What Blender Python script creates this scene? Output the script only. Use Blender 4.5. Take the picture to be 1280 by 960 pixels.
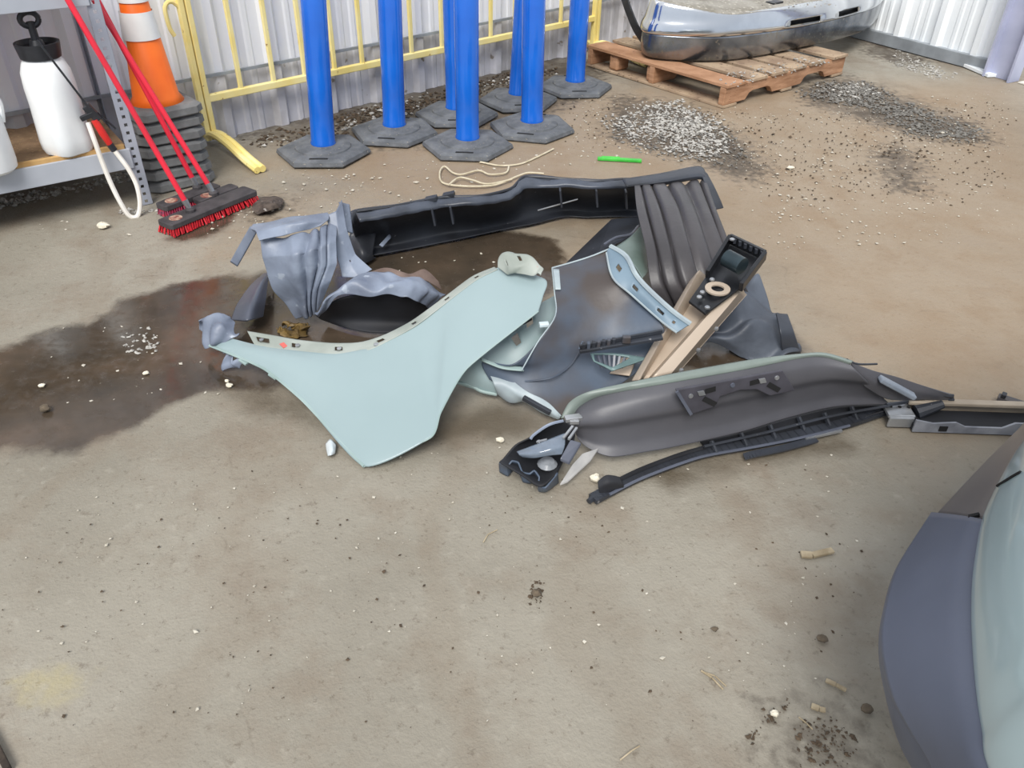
import bpy, bmesh, math, random
import numpy as np
from mathutils import Vector, Matrix

random.seed(7)
rng = np.random.default_rng(7)
for o in list(bpy.data.objects):
    bpy.data.objects.remove(o)
SC = bpy.context.scene
COL = SC.collection

# ------------------------------------------------------------------ camera
CAM_H = 1.4
FPX = 1000.0                       # focal length in pixels of the 1280 wide frame
CAM_ROT = Matrix.Rotation(math.radians(90 - 36.1), 3, 'X') @ Matrix.Rotation(math.radians(1.05), 3, 'Z')
cam_data = bpy.data.cameras.new('camera')
cam_data.sensor_width = 36.0
cam_data.lens = FPX / 1280.0 * 36.0
cam_data.clip_start = 0.02
cam = bpy.data.objects.new('camera', cam_data)
COL.objects.link(cam)
cam.matrix_world = Matrix.Translation((0, 0, CAM_H)) @ CAM_ROT.to_4x4()
SC.camera = cam

# ------------------------------------------------------------------ light
world = bpy.data.worlds.new('overcast_daylight')
SC.world = world
world.use_nodes = True
wn, wl = world.node_tree.nodes, world.node_tree.links
wn.clear()
w_out = wn.new('ShaderNodeOutputWorld')
w_bg = wn.new('ShaderNodeBackground')
w_geo = wn.new('ShaderNodeTexCoord')
w_sep = wn.new('ShaderNodeSeparateXYZ')
w_ramp = wn.new('ShaderNodeValToRGB')
w_ramp.color_ramp.elements[0].position = 0.0
w_ramp.color_ramp.elements[0].color = (0.70, 0.78, 0.90, 1)
w_ramp.color_ramp.elements[1].position = 1.0
w_ramp.color_ramp.elements[1].color = (0.95, 0.98, 1.04, 1)
wl.new(w_geo.outputs['Generated'], w_sep.inputs[0])
wl.new(w_sep.outputs['Z'], w_ramp.inputs[0])
wl.new(w_ramp.outputs[0], w_bg.inputs['Color'])
w_bg.inputs['Strength'].default_value = 0.9
wl.new(w_bg.outputs[0], w_out.inputs['Surface'])

sun_data = bpy.data.lights.new('sun', 'SUN')
sun_data.energy = 3.6
sun_data.angle = math.radians(28)
sun_data.color = (1.0, 0.97, 0.93)
sun = bpy.data.objects.new('sun', sun_data)
COL.objects.link(sun)
sun.rotation_euler = Vector((0.1, 0.62, -0.74)).to_track_quat('-Z', 'Y').to_euler()
sun.location = (-2, -4, 5)

SC.view_settings.view_transform = 'Standard'
SC.view_settings.look = 'None'
SC.view_settings.gamma = 1.0
SC.view_settings.use_curve_mapping = False
SC.view_settings.exposure = 0.0

# ------------------------------------------------------------------ measuring helpers
CAM_P = Vector((0, 0, CAM_H))

def ray(px, py):
    return CAM_ROT @ Vector(((px - 640) / FPX, -(py - 480) / FPX, -1))

def P(px, py, z=0.0):
    """world point at height z that the photograph shows at (px, py)"""
    d = ray(px, py)
    return CAM_P + d * ((z - CAM_H) / d.z)

def on_plane(px, py, p0, n):
    d = ray(px, py)
    return CAM_P + d * ((Vector(p0) - CAM_P).dot(n) / d.dot(n))

def az(deg):
    a = math.radians(deg)
    return Vector((math.sin(a), math.cos(a), 0))

Z3 = Vector((0, 0, 1))

# ------------------------------------------------------------------ materials
def lin(c):
    if isinstance(c, str):
        c = c.lstrip('#')
        c = [int(c[i:i + 2], 16) / 255 for i in (0, 2, 4)]
    return tuple((x / 12.92 if x <= 0.04045 else ((x + 0.055) / 1.055) ** 2.4) for x in c) + (1,)

def mat(name, c1, c2=None, rough=0.6, metal=0.0, scale=6.0, detail=4, lo=0.35, hi=0.65, bump=0.0, bscale=60.0,
        coat=0.0, speck=None, speck_scale=70.0, speck_at=0.68, rough2=None, stretch=None, alpha=None, spec=0.5):
    m = bpy.data.materials.new(name)
    m.use_nodes = True
    nt = m.node_tree
    N, L = nt.nodes, nt.links
    b = N['Principled BSDF']
    b.inputs['Roughness'].default_value = rough
    b.inputs['Metallic'].default_value = metal
    b.inputs['Coat Weight'].default_value = coat
    b.inputs['Coat Roughness'].default_value = 0.08
    b.inputs['Specular IOR Level'].default_value = spec
    tc = N.new('ShaderNodeTexCoord')
    src = tc.outputs['Object']
    if stretch:
        mp = N.new('ShaderNodeMapping')
        mp.inputs['Scale'].default_value = stretch
        L.new(src, mp.inputs[0]); src = mp.outputs[0]
    nz = N.new('ShaderNodeTexNoise')
    nz.inputs['Scale'].default_value = scale
    nz.inputs['Detail'].default_value = detail
    L.new(src, nz.inputs['Vector'])
    rp = N.new('ShaderNodeValToRGB')
    rp.color_ramp.elements[0].position = lo
    rp.color_ramp.elements[1].position = hi
    rp.color_ramp.elements[0].color = lin(c1)
    rp.color_ramp.elements[1].color = lin(c2 or c1)
    L.new(nz.outputs['Fac'], rp.inputs[0])
    colour = rp.outputs[0]
    if speck:
        n2 = N.new('ShaderNodeTexNoise')
        n2.inputs['Scale'].default_value = speck_scale
        n2.inputs['Detail'].default_value = 3
        L.new(src, n2.inputs['Vector'])
        mr = N.new('ShaderNodeMapRange')
        mr.inputs['From Min'].default_value = speck_at
        mr.inputs['From Max'].default_value = speck_at + 0.05
        L.new(n2.outputs['Fac'], mr.inputs[0])
        mx = N.new('ShaderNodeMix'); mx.data_type = 'RGBA'
        L.new(mr.outputs[0], mx.inputs['Factor'])
        L.new(colour, mx.inputs['A'])
        mx.inputs['B'].default_value = lin(speck)
        colour = mx.outputs['Result']
    L.new(colour, b.inputs['Base Color'])
    if rough2 is not None:
        r2 = N.new('ShaderNodeMapRange')
        r2.inputs['From Min'].default_value = lo; r2.inputs['From Max'].default_value = hi
        r2.inputs['To Min'].default_value = rough; r2.inputs['To Max'].default_value = rough2
        L.new(nz.outputs['Fac'], r2.inputs[0]); L.new(r2.outputs[0], b.inputs['Roughness'])
    if bump:
        n3 = N.new('ShaderNodeTexNoise')
        n3.inputs['Scale'].default_value = bscale
        n3.inputs['Detail'].default_value = 3
        L.new(src, n3.inputs['Vector'])
        bp = N.new('ShaderNodeBump')
        bp.inputs['Strength'].default_value = bump
        bp.inputs['Distance'].default_value = 0.01
        L.new(n3.outputs['Fac'], bp.inputs['Height'])
        L.new(bp.outputs[0], b.inputs['Normal'])
    if alpha is not None:
        b.inputs['Transmission Weight'].default_value = 1 - alpha
    return m

# ------------------------------------------------------------------ scene objects
def tag(o, label=None, cat=None, group=None, kind=None):
    if label: o['label'] = label
    if cat: o['category'] = cat
    if group: o['group'] = group
    if kind: o['kind'] = kind
    return o

def thing(name, label, cat, loc=(0, 0, 0), group=None, rz=0.0):
    o = bpy.data.objects.new(name, None)
    o.empty_display_size = 0.05
    COL.objects.link(o)
    o.location = loc
    o.rotation_euler = (0, 0, rz)
    return tag(o, label, cat, group)

def base_of(o):
    """world translation of a parent chain (no rotations are used while building)"""
    p = Vector((0, 0, 0))
    while o is not None:
        p = p + Vector(o.location)
        o = o.parent
    return p

def mesh_obj(name, verts, faces, m, parent=None, smooth=False, thick=0.0, bevel=0.0, local=False, origin=None, sub=0, angle=35, off=0.0):
    V = [Vector(v) for v in verts]
    if not local:
        if parent is not None:
            org = base_of(parent)
            loc = Vector((0, 0, 0))
        else:
            if origin is None:
                mn = Vector([min(v[i] for v in V) for i in range(3)])
                mx_ = Vector([max(v[i] for v in V) for i in range(3)])
                origin = Vector(((mn.x + mx_.x) / 2, (mn.y + mx_.y) / 2, mn.z))
            org = Vector(origin); loc = org
        V = [v - org for v in V]
    else:
        loc = Vector((0, 0, 0))
    me = bpy.data.meshes.new(name)
    me.from_pydata([tuple(v) for v in V], [], faces)
    me.validate(); me.update()
    o = bpy.data.objects.new(name, me)
    COL.objects.link(o)
    o.location = loc
    if parent is not None:
        o.parent = parent
    if m is not None:
        me.materials.append(m)
    if smooth:
        me.polygons.foreach_set('use_smooth', [True] * len(me.polygons))
        try:
            me.set_sharp_from_angle(angle=math.radians(angle))
        except Exception:
            pass
    if sub:
        s = o.modifiers.new('sub', 'SUBSURF'); s.levels = sub; s.render_levels = sub
    if thick:
        s = o.modifiers.new('solid', 'SOLIDIFY'); s.thickness = thick; s.offset = off
    if bevel:
        s = o.modifiers.new('bevel', 'BEVEL'); s.width = bevel; s.segments = 2; s.limit_method = 'ANGLE'
    return o

class MB:
    def __init__(self): self.v = []; self.f = []
    def add(self, v, f):
        k = len(self.v)
        self.v += [Vector(p) for p in v]
        self.f += [tuple(i + k for i in q) for q in f]
        return self
    def box(self, c, s, ax=None):
        c = Vector(c)
        ax = ax or (Vector((1, 0, 0)), Vector((0, 1, 0)), Z3)
        h = [ax[i] * (s[i] / 2) for i in range(3)]
        v = [c + h[0] * a + h[1] * b + h[2] * d for d in (-1, 1) for b in (-1, 1) for a in (-1, 1)]
        f = [(0, 2, 3, 1), (4, 5, 7, 6), (0, 1, 5, 4), (2, 6, 7, 3), (0, 4, 6, 2), (1, 3, 7, 5)]
        return self.add(v, f)
    def bar(self, a, b, w, h, up=Z3):
        a = Vector(a); b = Vector(b)
        d = (b - a).normalized()
        s = d.cross(Vector(up))
        if s.length < 1e-4: s = d.cross(Vector((1, 0, 0)))
        s.normalize(); u = s.cross(d).normalized()
        return self.box((a + b) / 2, ((b - a).length, w, h), (d, s, u))
    def tube(self, pts, r, n=8, cap=True):
        pts = [Vector(p) for p in pts]
        if not isinstance(r, (list, tuple)): r = [r] * len(pts)
        k = len(pts); rings = []
        d0 = (pts[1] - pts[0]).normalized()
        s = d0.cross(Z3)
        if s.length < 1e-3: s = d0.cross(Vector((1, 0, 0)))
        s.normalize()
        v = []
        for i in range(k):
            d = (pts[min(i + 1, k - 1)] - pts[max(i - 1, 0)]).normalized()
            s = (s - d * s.dot(d)).normalized()
            u = s.cross(d)
            for j in range(n):
                a = 2 * math.pi * j / n
                v.append(pts[i] + (s * math.cos(a) + u * math.sin(a)) * r[i])
        f = [(i * n + j, i * n + (j + 1) % n, (i + 1) * n + (j + 1) % n, (i + 1) * n + j) for i in range(k - 1) for j in range(n)]
        if cap:
            f.append(tuple(range(n - 1, -1, -1)) if False else tuple(range(n)))
            f.append(tuple((k - 1) * n + j for j in range(n - 1, -1, -1)))
        return self.add(v, f)
    def lathe(self, prof, n=24, c=(0, 0, 0), axis=None, mod=None):
        c = Vector(c)
        if axis is None: ex, ey, ez = Vector((1, 0, 0)), Vector((0, 1, 0)), Z3
        else:
            ez = Vector(axis).normalized(); ex = ez.orthogonal().normalized(); ey = ez.cross(ex)
        v = []
        for r, z in prof:
            for j in range(n):
                a = 2 * math.pi * j / n
                q = r * (mod(a, z) if mod else 1)
                v.append(c + ex * (math.cos(a) * q) + ey * (math.sin(a) * q) + ez * z)
        k = len(prof)
        f = [(i * n + j, i * n + (j + 1) % n, (i + 1) * n + (j + 1) % n, (i + 1) * n + j) for i in range(k - 1) for j in range(n)]
        f.append(tuple(range(n - 1, -1, -1)))
        f.append(tuple((k - 1) * n + j for j in range(n)))
        return self.add(v, f)
    def prism(self, poly, d):
        """closed polygon of world points pushed along vector d"""
        n = len(poly); d = Vector(d)
        v = [Vector(p) for p in poly] + [Vector(p) + d for p in poly]
        f = [tuple(range(n - 1, -1, -1)), tuple(range(n, 2 * n))] + [(i, (i + 1) % n, n + (i + 1) % n, n + i) for i in range(n)]
        return self.add(v, f)
    def build(self, name, m, parent=None, **k):
        return mesh_obj(name, self.v, self.f, m, parent, **k)

def spline(pts, n, tension=0.5):
    """n+1 points along control points, one equal share of the parameter per control span"""
    A = np.array([tuple(p) for p in pts], float)
    k = len(A) - 1
    if k == 0: return np.repeat(A, n + 1, 0)
    t = np.linspace(0, k, n + 1)
    i = np.minimum(t.astype(int), k - 1); u = (t - i)[:, None]
    p0 = A[np.maximum(i - 1, 0)]; p1 = A[i]; p2 = A[i + 1]; p3 = A[np.minimum(i + 2, k)]
    m1 = (p2 - p0) * tension; m2 = (p3 - p1) * tension
    if tension == 0: return p1 + (p2 - p1) * u
    h = 2 * u ** 3 - 3 * u ** 2
    return p1 * (h + 1) + m1 * (u ** 3 - 2 * u ** 2 + u) - p2 * h + m2 * (u ** 3 - u ** 2)

def curve(pts, n=40, tension=0.5):
    return [Vector(p) for p in spline(pts, n, tension)]

def patch(name, rows, m, parent=None, nu=40, nv=24, thick=0.004, tu=0.45, tv=0.45, skip=None, rough=0.0, rs=9.0, seed=0, world_pts=False, off=0.0, disp=None, **kw):
    """a bent sheet through rows of points; each point is (px, py, height) or a world point"""
    R = []
    for r in rows:
        R.append(spline([p if world_pts else tuple(P(*p)) for p in r], nu, tu))
    R = np.array(R)
    G = np.array([spline(R[:, j], nv, tv) for j in range(nu + 1)])       # nu+1, nv+1, 3
    if disp:
        du = np.gradient(G, axis=0); dv = np.gradient(G, axis=1)
        nn = np.cross(du, dv); nn /= np.linalg.norm(nn, axis=2, keepdims=True) + 1e-9
        if nn[:, :, 1].mean() > 0 and abs(nn[:, :, 2].mean()) < 0.2 or nn[:, :, 2].mean() < -0.2: nn = -nn
        uu, vv = np.meshgrid(np.linspace(0, 1, nu + 1), np.linspace(0, 1, nv + 1), indexing='ij')
        G = G + nn * disp(uu, vv)[..., None]
    if rough:
        g = np.random.default_rng(seed)
        for _ in range(5):
            k = g.normal(size=3) * rs; ph = g.uniform(0, 6.28)
            G[:, :, :] += (np.sin(G @ k + ph) * rough / 2.5)[..., None] * g.normal(size=3) * 0.6
        G[:, :, 2] = np.maximum(G[:, :, 2], 0.004)
    v = G.reshape(-1, 3)
    f = []
    for i in range(nu):
        for j in range(nv):
            if skip and skip((i + .5) / nu, (j + .5) / nv): continue
            a = i * (nv + 1) + j
            f.append((a, a + nv + 1, a + nv + 2, a + 1))
    o = mesh_obj(name, v, f, m, parent, smooth=True, thick=thick, off=off, angle=50, **kw)
    return o

def on_surface(px, py, o, lift=0.0):
    """point of mesh object o that lies along the ray through (px, py)"""
    from mathutils.bvhtree import BVHTree
    w = base_of(o)
    bvh = BVHTree.FromPolygons([v.co + w for v in o.data.vertices], [tuple(p.vertices) for p in o.data.polygons])
    d = ray(px, py).normalized()
    h = bvh.ray_cast(CAM_P, d)
    if h[0] is None: return P(px, py, 0.1)
    n = h[1] if h[1].dot(d) < 0 else -h[1]
    return h[0] + n * lift

def tube_obj(name, pts, r, m, parent=None, n=8, **k):
    b = MB(); b.tube(pts, r, n)
    return b.build(name, m, parent, smooth=True, **k)

def copy_tree(o, parent=None):
    c = o.copy()
    COL.objects.link(c)
    c.parent = parent
    for ch in list(o.children):
        copy_tree(ch, c)
    return c
# ------------------------------------------------------------------ floor
def sdf(poly, X, Y):
    """signed distance to a polygon of pixels laid on the floor, negative inside"""
    q = np.array([tuple(P(*p))[:2] for p in poly])
    n = len(q)
    D = np.full(X.shape, 1e9); ins = np.zeros(X.shape, bool)
    for i in range(n):
        a, b = q[i], q[(i + 1) % n]
        e = b - a
        wx, wy = X - a[0], Y - a[1]
        t = np.clip((wx * e[0] + wy * e[1]) / (e @ e), 0, 1)
        D = np.minimum(D, np.hypot(wx - e[0] * t, wy - e[1] * t))
        c = (a[1] > Y) != (b[1] > Y)
        with np.errstate(divide='ignore', invalid='ignore'):
            xi = a[0] + (Y - a[1]) * e[0] / e[1]
        ins ^= c & (X < xi)
    return np.where(ins, -D, D)

WET_SHADE = [[(-160, 480), (0, 432), (60, 415), (110, 408), (150, 372), (215, 358), (260, 348), (330, 340), (420, 315), (480, 300), (600, 285),
        (700, 300), (705, 350), (640, 420), (560, 440), (400, 470), (330, 490), (255, 488), (205, 510), (150, 548), (100, 562), (0, 568), (-160, 590)],  # wet stain; its part under the pile also paints the pile's shadow
       [(205, 300), (225, 282), (262, 278), (290, 262), (300, 270), (262, 298), (225, 303)],  # wet patch that also paints the shade below the front broom
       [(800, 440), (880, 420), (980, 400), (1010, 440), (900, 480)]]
DAMP_SHADE = [[(520, 525), (620, 500), (700, 530), (660, 545), (560, 560), (500, 560)],
        [(820, 590), (950, 560), (1060, 545), (1060, 560), (960, 580), (840, 605)],  # painted shadow on the floor below the bumper's lower lip
        [(250, 470), (330, 480), (400, 530), (300, 510)]]
SOIL = [[(285, 172), (360, 150), (480, 118), (690, 66), (760, 78), (740, 120), (640, 150), (520, 180), (420, 185), (340, 172)],
        [(770, 120), (860, 130), (930, 175), (960, 215), (930, 225), (880, 205), (830, 190), (760, 170)],
        [(1000, 108), (1060, 95), (1130, 120), (1220, 155), (1240, 178), (1160, 175), (1080, 150), (1010, 130)],
        [(1095, 190), (1125, 180), (1150, 205), (1150, 240), (1115, 235)],
        [(310, 262), (325, 248), (352, 246), (350, 258), (330, 268)],
        [(1085, 45), (1160, 75), (1140, 85), (1080, 65)],
        [(985, 915), (1040, 890), (1070, 930), (1060, 960), (990, 960)]]
BROWN = [[(330, 200), (700, 110), (1270, 100), (1400, 300), (1400, 500), (1180, 520), (1010, 440), (900, 300), (700, 290), (480, 250)],
         [(860, 230), (960, 170), (1100, 150), (1280, 170), (1280, 260), (1100, 300), (940, 330)],
         [(300, 300), (330, 255), (400, 235), (520, 215), (530, 240), (400, 255)],
         [(700, 285), (780, 275), (760, 330), (690, 335)],
         [(900, 440), (960, 400), (1200, 440), (1200, 500), (1050, 440)]]
PALE = [[(20, 845), (60, 838), (100, 848), (90, 866), (40, 870)]]

xs = np.concatenate([[-9, -6, -4.2, -3.4], np.arange(-2.8, 4.4, 0.03), [5, 7, 9]])
ys = np.concatenate([[-4, -2, -0.6], np.arange(0.1, 7.9, 0.03), [8.5, 10]])
GX, GY = np.meshgrid(xs, ys, indexing='ij')
def lump(x, y):
    return (0.0016 * np.sin(x * 3.1 + 1.2 * np.sin(y * 2.3)) + 0.0012 * np.sin(y * 5.3 + x * 1.7) + 0.0008 * np.sin(x * 11 + y * 7))
GZ = lump(GX, GY) - 0.0036
nx, ny = GX.shape
fv = np.stack([GX, GY, GZ], -1).reshape(-1, 3)
ff = [(i * ny + j, (i + 1) * ny + j, (i + 1) * ny + j + 1, i * ny + j + 1) for i in range(nx - 1) for j in range(ny - 1)]

def floor_material():
    m = bpy.data.materials.new('stained_concrete')
    m.use_nodes = True
    N, L = m.node_tree.nodes, m.node_tree.links
    b = N['Principled BSDF']
    tc = N.new('ShaderNodeTexCoord').outputs['Object']
    def noise(scale, detail=5, rough=0.55):
        n = N.new('ShaderNodeTexNoise'); n.inputs['Scale'].default_value = scale
        n.inputs['Detail'].default_value = detail; n.inputs['Roughness'].default_value = rough
        L.new(tc, n.inputs['Vector']); return n.outputs['Fac']
    def ramp(fac, stops):
        r = N.new('ShaderNodeValToRGB')
        while len(r.color_ramp.elements) < len(stops): r.color_ramp.elements.new(0.5)
        for e, (p, c) in zip(r.color_ramp.elements, stops): e.position = p; e.color = lin(c)
        L.new(fac, r.inputs[0]); return r.outputs[0]
    def mrange(v, a, c, d=0.0, e=1.0):
        r = N.new('ShaderNodeMapRange'); r.interpolation_type = 'SMOOTHSTEP'
        r.inputs[1].default_value = a; r.inputs[2].default_value = c; r.inputs[3].default_value = d; r.inputs[4].default_value = e
        L.new(v, r.inputs[0]); return r.outputs[0]
    def math_(op, x, y):
        r = N.new('ShaderNodeMath'); r.operation = op
        for i, q in enumerate((x, y)):
            if isinstance(q, (int, float)): r.inputs[i].default_value = q
            else: L.new(q, r.inputs[i])
        return r.outputs[0]
    def mixc(f, A, B, kind='MIX'):
        r = N.new('ShaderNodeMix'); r.data_type = 'RGBA'; r.blend_type = kind
        L.new(f, r.inputs['Factor'])
        for s, q in (('A', A), ('B', B)):
            if isinstance(q, str): r.inputs[s].default_value = lin(q)
            else: L.new(q, r.inputs[s])
        return r.outputs['Result']
    def attr(n):
        a = N.new('ShaderNodeAttribute'); a.attribute_name = n; return a.outputs['Fac']
    def edge(name, amp, soft, nz, level=0.0):
        d = math_('ADD', attr(name), math_('MULTIPLY', math_('SUBTRACT', nz, 0.5), amp))
        return mrange(d, level + soft, level - soft)
    n_big, n_mid, n_fine, n_grit = noise(0.9, 6), noise(4.0, 7, 0.62), noise(26, 6, 0.6), noise(140, 3)
    col = ramp(n_big, [(0.36, '#817B6E'), (0.5, '#8E887B'), (0.64, '#979184')])
    col = mixc(mrange(n_mid, 0.48, 0.7, 0, 0.6), col, '#7E7263')
    col = mixc(mrange(n_fine, 0.56, 0.76, 0, 0.28), col, '#ABA598')
    # scuffs and trodden dirt
    w = N.new('ShaderNodeTexWave'); w.inputs['Scale'].default_value = 0.7; w.inputs['Distortion'].default_value = 14
    w.inputs['Detail'].default_value = 5; L.new(tc, w.inputs['Vector'])
    col = mixc(mrange(w.outputs['Fac'], 0.72, 1.0, 0, 0.22), col, '#7A6C5A')
    col = mixc(mrange(noise(2.2, 8, 0.7), 0.52, 0.66, 0, 0.4), col, '#756656')
    col = mixc(mrange(noise(48, 6, 0.75), 0.56, 0.68, 0, 0.5), col, '#5F5446')
    col = mixc(math_('MULTIPLY', edge('brown', 0.9, 0.3, n_mid), 0.48), col, '#94795A')
    col = mixc(math_('MULTIPLY', edge('pale', 0.1, 0.04, n_fine), 0.35), col, '#B8A860')
    soil = edge('soil', 0.55, 0.09, n_fine)
    col = mixc(math_('MULTIPLY', soil, mrange(n_mid, 0.3, 0.6, 0.45, 0.95)), col, '#4B4238')
    damp_shade = edge('damp_shade', 0.2, 0.05, n_mid)
    col = mixc(math_('MULTIPLY', damp_shade, 0.85), col, '#544A3B')  # one dark tone for damp concrete and the bumper's painted shadow
    # dark grit specks, thicker towards the back
    sp = mrange(n_grit, 0.63, 0.69, 0, 1)
    sep = N.new('ShaderNodeSeparateXYZ'); L.new(tc, sep.inputs[0])
    dens = mrange(sep.outputs['Y'], 2.4, 4.6, 0.12, 0.6)
    col = mixc(math_('MULTIPLY', math_('MULTIPLY', sp, dens), mrange(n_mid, 0.4, 0.6)), col, '#453B31')
    # hairline cracks
    vo = N.new('ShaderNodeTexVoronoi'); vo.feature = 'DISTANCE_TO_EDGE'; vo.inputs['Scale'].default_value = 0.55
    vd = N.new('ShaderNodeVectorMath'); vd.operation = 'ADD'
    nv = N.new('ShaderNodeTexNoise'); nv.inputs['Scale'].default_value = 3.0; L.new(tc, nv.inputs['Vector'])
    L.new(tc, vd.inputs[0]); L.new(nv.outputs['Color'], vd.inputs[1]); L.new(vd.outputs[0], vo.inputs['Vector'])
    col = mixc(math_('MULTIPLY', mrange(vo.outputs['Distance'], 0.006, 0.0), mrange(n_mid, 0.5, 0.62, 0, 0.25)), col, '#5A5044')
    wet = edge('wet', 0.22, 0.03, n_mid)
    wet_shade_col = ramp(n_mid, [(0.3, '#2C251E'), (0.5, '#41362B'), (0.7, '#56473A')])  # wet concrete, darkened further to paint shade under the pile
    col = mixc(math_('MULTIPLY', wet, 0.93), col, wet_shade_col)
    L.new(col, b.inputs['Base Color'])
    ro = N.new('ShaderNodeMix'); L.new(wet, ro.inputs['Factor'])
    L.new(mrange(n_mid, 0.3, 0.7, 0.5, 0.8), ro.inputs[2]); L.new(mrange(n_fine, 0.4, 0.7, 0.1, 0.32), ro.inputs[3])
    L.new(ro.outputs[0], b.inputs['Roughness'])
    bp = N.new('ShaderNodeBump'); bp.inputs['Distance'].default_value = 0.01
    L.new(math_('MULTIPLY', math_('SUBTRACT', 1.0, wet), 0.35), bp.inputs['Strength'])
    L.new(math_('ADD', n_fine, math_('MULTIPLY', n_grit, 0.6)), bp.inputs['Height'])
    L.new(bp.outputs[0], b.inputs['Normal'])
    return m

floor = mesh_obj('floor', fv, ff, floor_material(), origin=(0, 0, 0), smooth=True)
for nm, polys in (('wet', WET_SHADE), ('damp_shade', DAMP_SHADE), ('soil', SOIL), ('brown', BROWN), ('pale', PALE)):
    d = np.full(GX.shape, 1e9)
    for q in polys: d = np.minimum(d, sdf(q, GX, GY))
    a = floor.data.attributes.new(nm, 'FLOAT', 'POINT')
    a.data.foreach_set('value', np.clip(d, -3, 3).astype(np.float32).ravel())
tag(floor, 'tan concrete floor with a wet brown stain and scattered grit', kind='structure')

# ------------------------------------------------------------------ walls
m_wall = mat('ribbed_steel', '#EEF0F4', '#E0E2EA', rough=0.3, metal=0.0, scale=2.2, stretch=(1, 1, 0.35), speck='#B5B3B2', speck_scale=16, speck_at=0.7)
m_wall_low = mat('dirty_steel', '#D0D0D6', '#ABA9AA', rough=0.5, scale=5, speck='#857C72', speck_scale=18, speck_at=0.66)
m_white = mat('white_panel', '#F4F7F8', '#E8EDF0', rough=0.4, scale=2)
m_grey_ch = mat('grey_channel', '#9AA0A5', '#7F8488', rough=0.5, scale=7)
m_steel = mat('lavender_steel', '#B4B8CE', '#A0A5BC', rough=0.42, scale=4)

B_DIR = az(46.0); B_N = Vector((B_DIR.y, -B_DIR.x, 0)); B0 = P(286, 170)
R_DIR = az(149.0); R_N = Vector((R_DIR.y, -R_DIR.x, 0)); R0 = P(1111, 56)
# where the two walls meet
_A = np.array([[B_DIR.x, -R_DIR.x], [B_DIR.y, -R_DIR.y]])
_s = np.linalg.solve(_A, np.array([R0.x - B0.x, R0.y - B0.y]))
S_CORNER, T_CORNER = float(_s[0]), float(_s[1])

def ribbed(name, o, d, n, s0, s1, levels, m, phase=0.0):
    """ribbed sheet wall; levels is a list of (height, offset from the wall line)"""
    pr = []
    k = math.floor((s0 - phase) / 0.305)
    while phase + k * 0.305 < s1:
        c = phase + k * 0.305
        for ds, h in ((-0.045, 0), (-0.02, 0.03), (0.02, 0.03), (0.045, 0), (0.095, 0), (0.105, 0.006), (0.125, 0.006), (0.135, 0), (0.17, 0), (0.18, 0.006), (0.2, 0.006), (0.21, 0)):
            if s0 <= c + ds <= s1: pr.append((c + ds, h))
        k += 1
    pr = [(s0, 0)] + pr + [(s1, 0)]
    v = []; f = []
    for z, off in levels:
        for s, h in pr: v.append(o + d * s + n * (h + off) + Z3 * z)
    w = len(pr)
    for l in range(len(levels) - 1):
        for i in range(w - 1): f.append((l * w + i, l * w + i + 1, (l + 1) * w + i + 1, (l + 1) * w + i))
    return mesh_obj(name, v, f, m, thick=0.003, origin=tuple(o))

wall_back = ribbed('wall_back', B0, B_DIR, B_N, -3.2, S_CORNER, [(0.30, 0.0), (1.2, 0), (3.2, 0)], m_wall)
tag(wall_back, 'pale ribbed steel sheet wall behind the yellow barrier', kind='structure')
w2 = ribbed('lower_sheet', B0, B_DIR, B_N, -3.2, S_CORNER, [(0.0, 0.008), (0.31, 0.008)], m_wall_low)
w2.parent = wall_back; w2.location = (0, 0, 0)
mb = MB(); mb.bar(B0 + B_DIR * -3.2 + B_N * 0.044 + Z3 * 0.315, B0 + B_DIR * (S_CORNER - 0.05) + B_N * 0.044 + Z3 * 0.315, 0.012, 0.014)  # thin grey strip along the dark line on the wall
tr = mb.build('trim_1', m_grey_ch); tag(tr, 'thin grey strip along the ribbed steel wall', kind='structure')

T_COL = (P(1248, 98) - R0).dot(R_DIR)
wall_right = ribbed('wall_right', R0, R_DIR, R_N, T_CORNER + 0.02, T_COL - 0.05, [(0.075, 0.02), (1.2, 0.02), (3.2, 0.02)], m_white, phase=0.07)
tag(wall_right, 'white ribbed panel wall on the right', kind='structure')
mb = MB(); mb.bar(R0 + R_DIR * (T_CORNER + 0.1) + R_N * 0.035 + Z3 * 0.04, R0 + R_DIR * (T_COL - 0.1) + R_N * 0.035 + Z3 * 0.04, 0.05, 0.08)
bb = mb.build('baseboard_right', m_grey_ch, bevel=0.004); tag(bb, 'grey steel base channel under the white wall', kind='structure')
mb = MB()
a = P(1206, 82); e = P(1240, 97)
mb.bar(a + Z3 * 0.012, e + Z3 * 0.012, 0.07, 0.02)
mb.bar(a + R_N * -0.03 + Z3 * 0.04, e + R_N * -0.03 + Z3 * 0.04, 0.012, 0.06)
o = mb.build('steel_bracket', m_white, bevel=0.002); tag(o, 'white angle bracket at the foot of the steel column', 'bracket')

# steel column at the doorway on the right
cx = P(1250, 98)
t = thing('steel_column', 'lavender grey steel column at the end of the white wall', 'column', cx)
mb = MB()
mb.box(cx + Z3 * 1.6, (0.17, 0.012, 3.2), (R_DIR, R_N, Z3))
mb.build('web', m_steel, t)
for s in (-1, 1):
    mb = MB(); mb.box(cx + R_DIR * (0.085 * s) + Z3 * 1.6, (0.014, 0.11, 3.2), (R_DIR, R_N, Z3)); mb.build('flange', m_steel, t)
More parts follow.
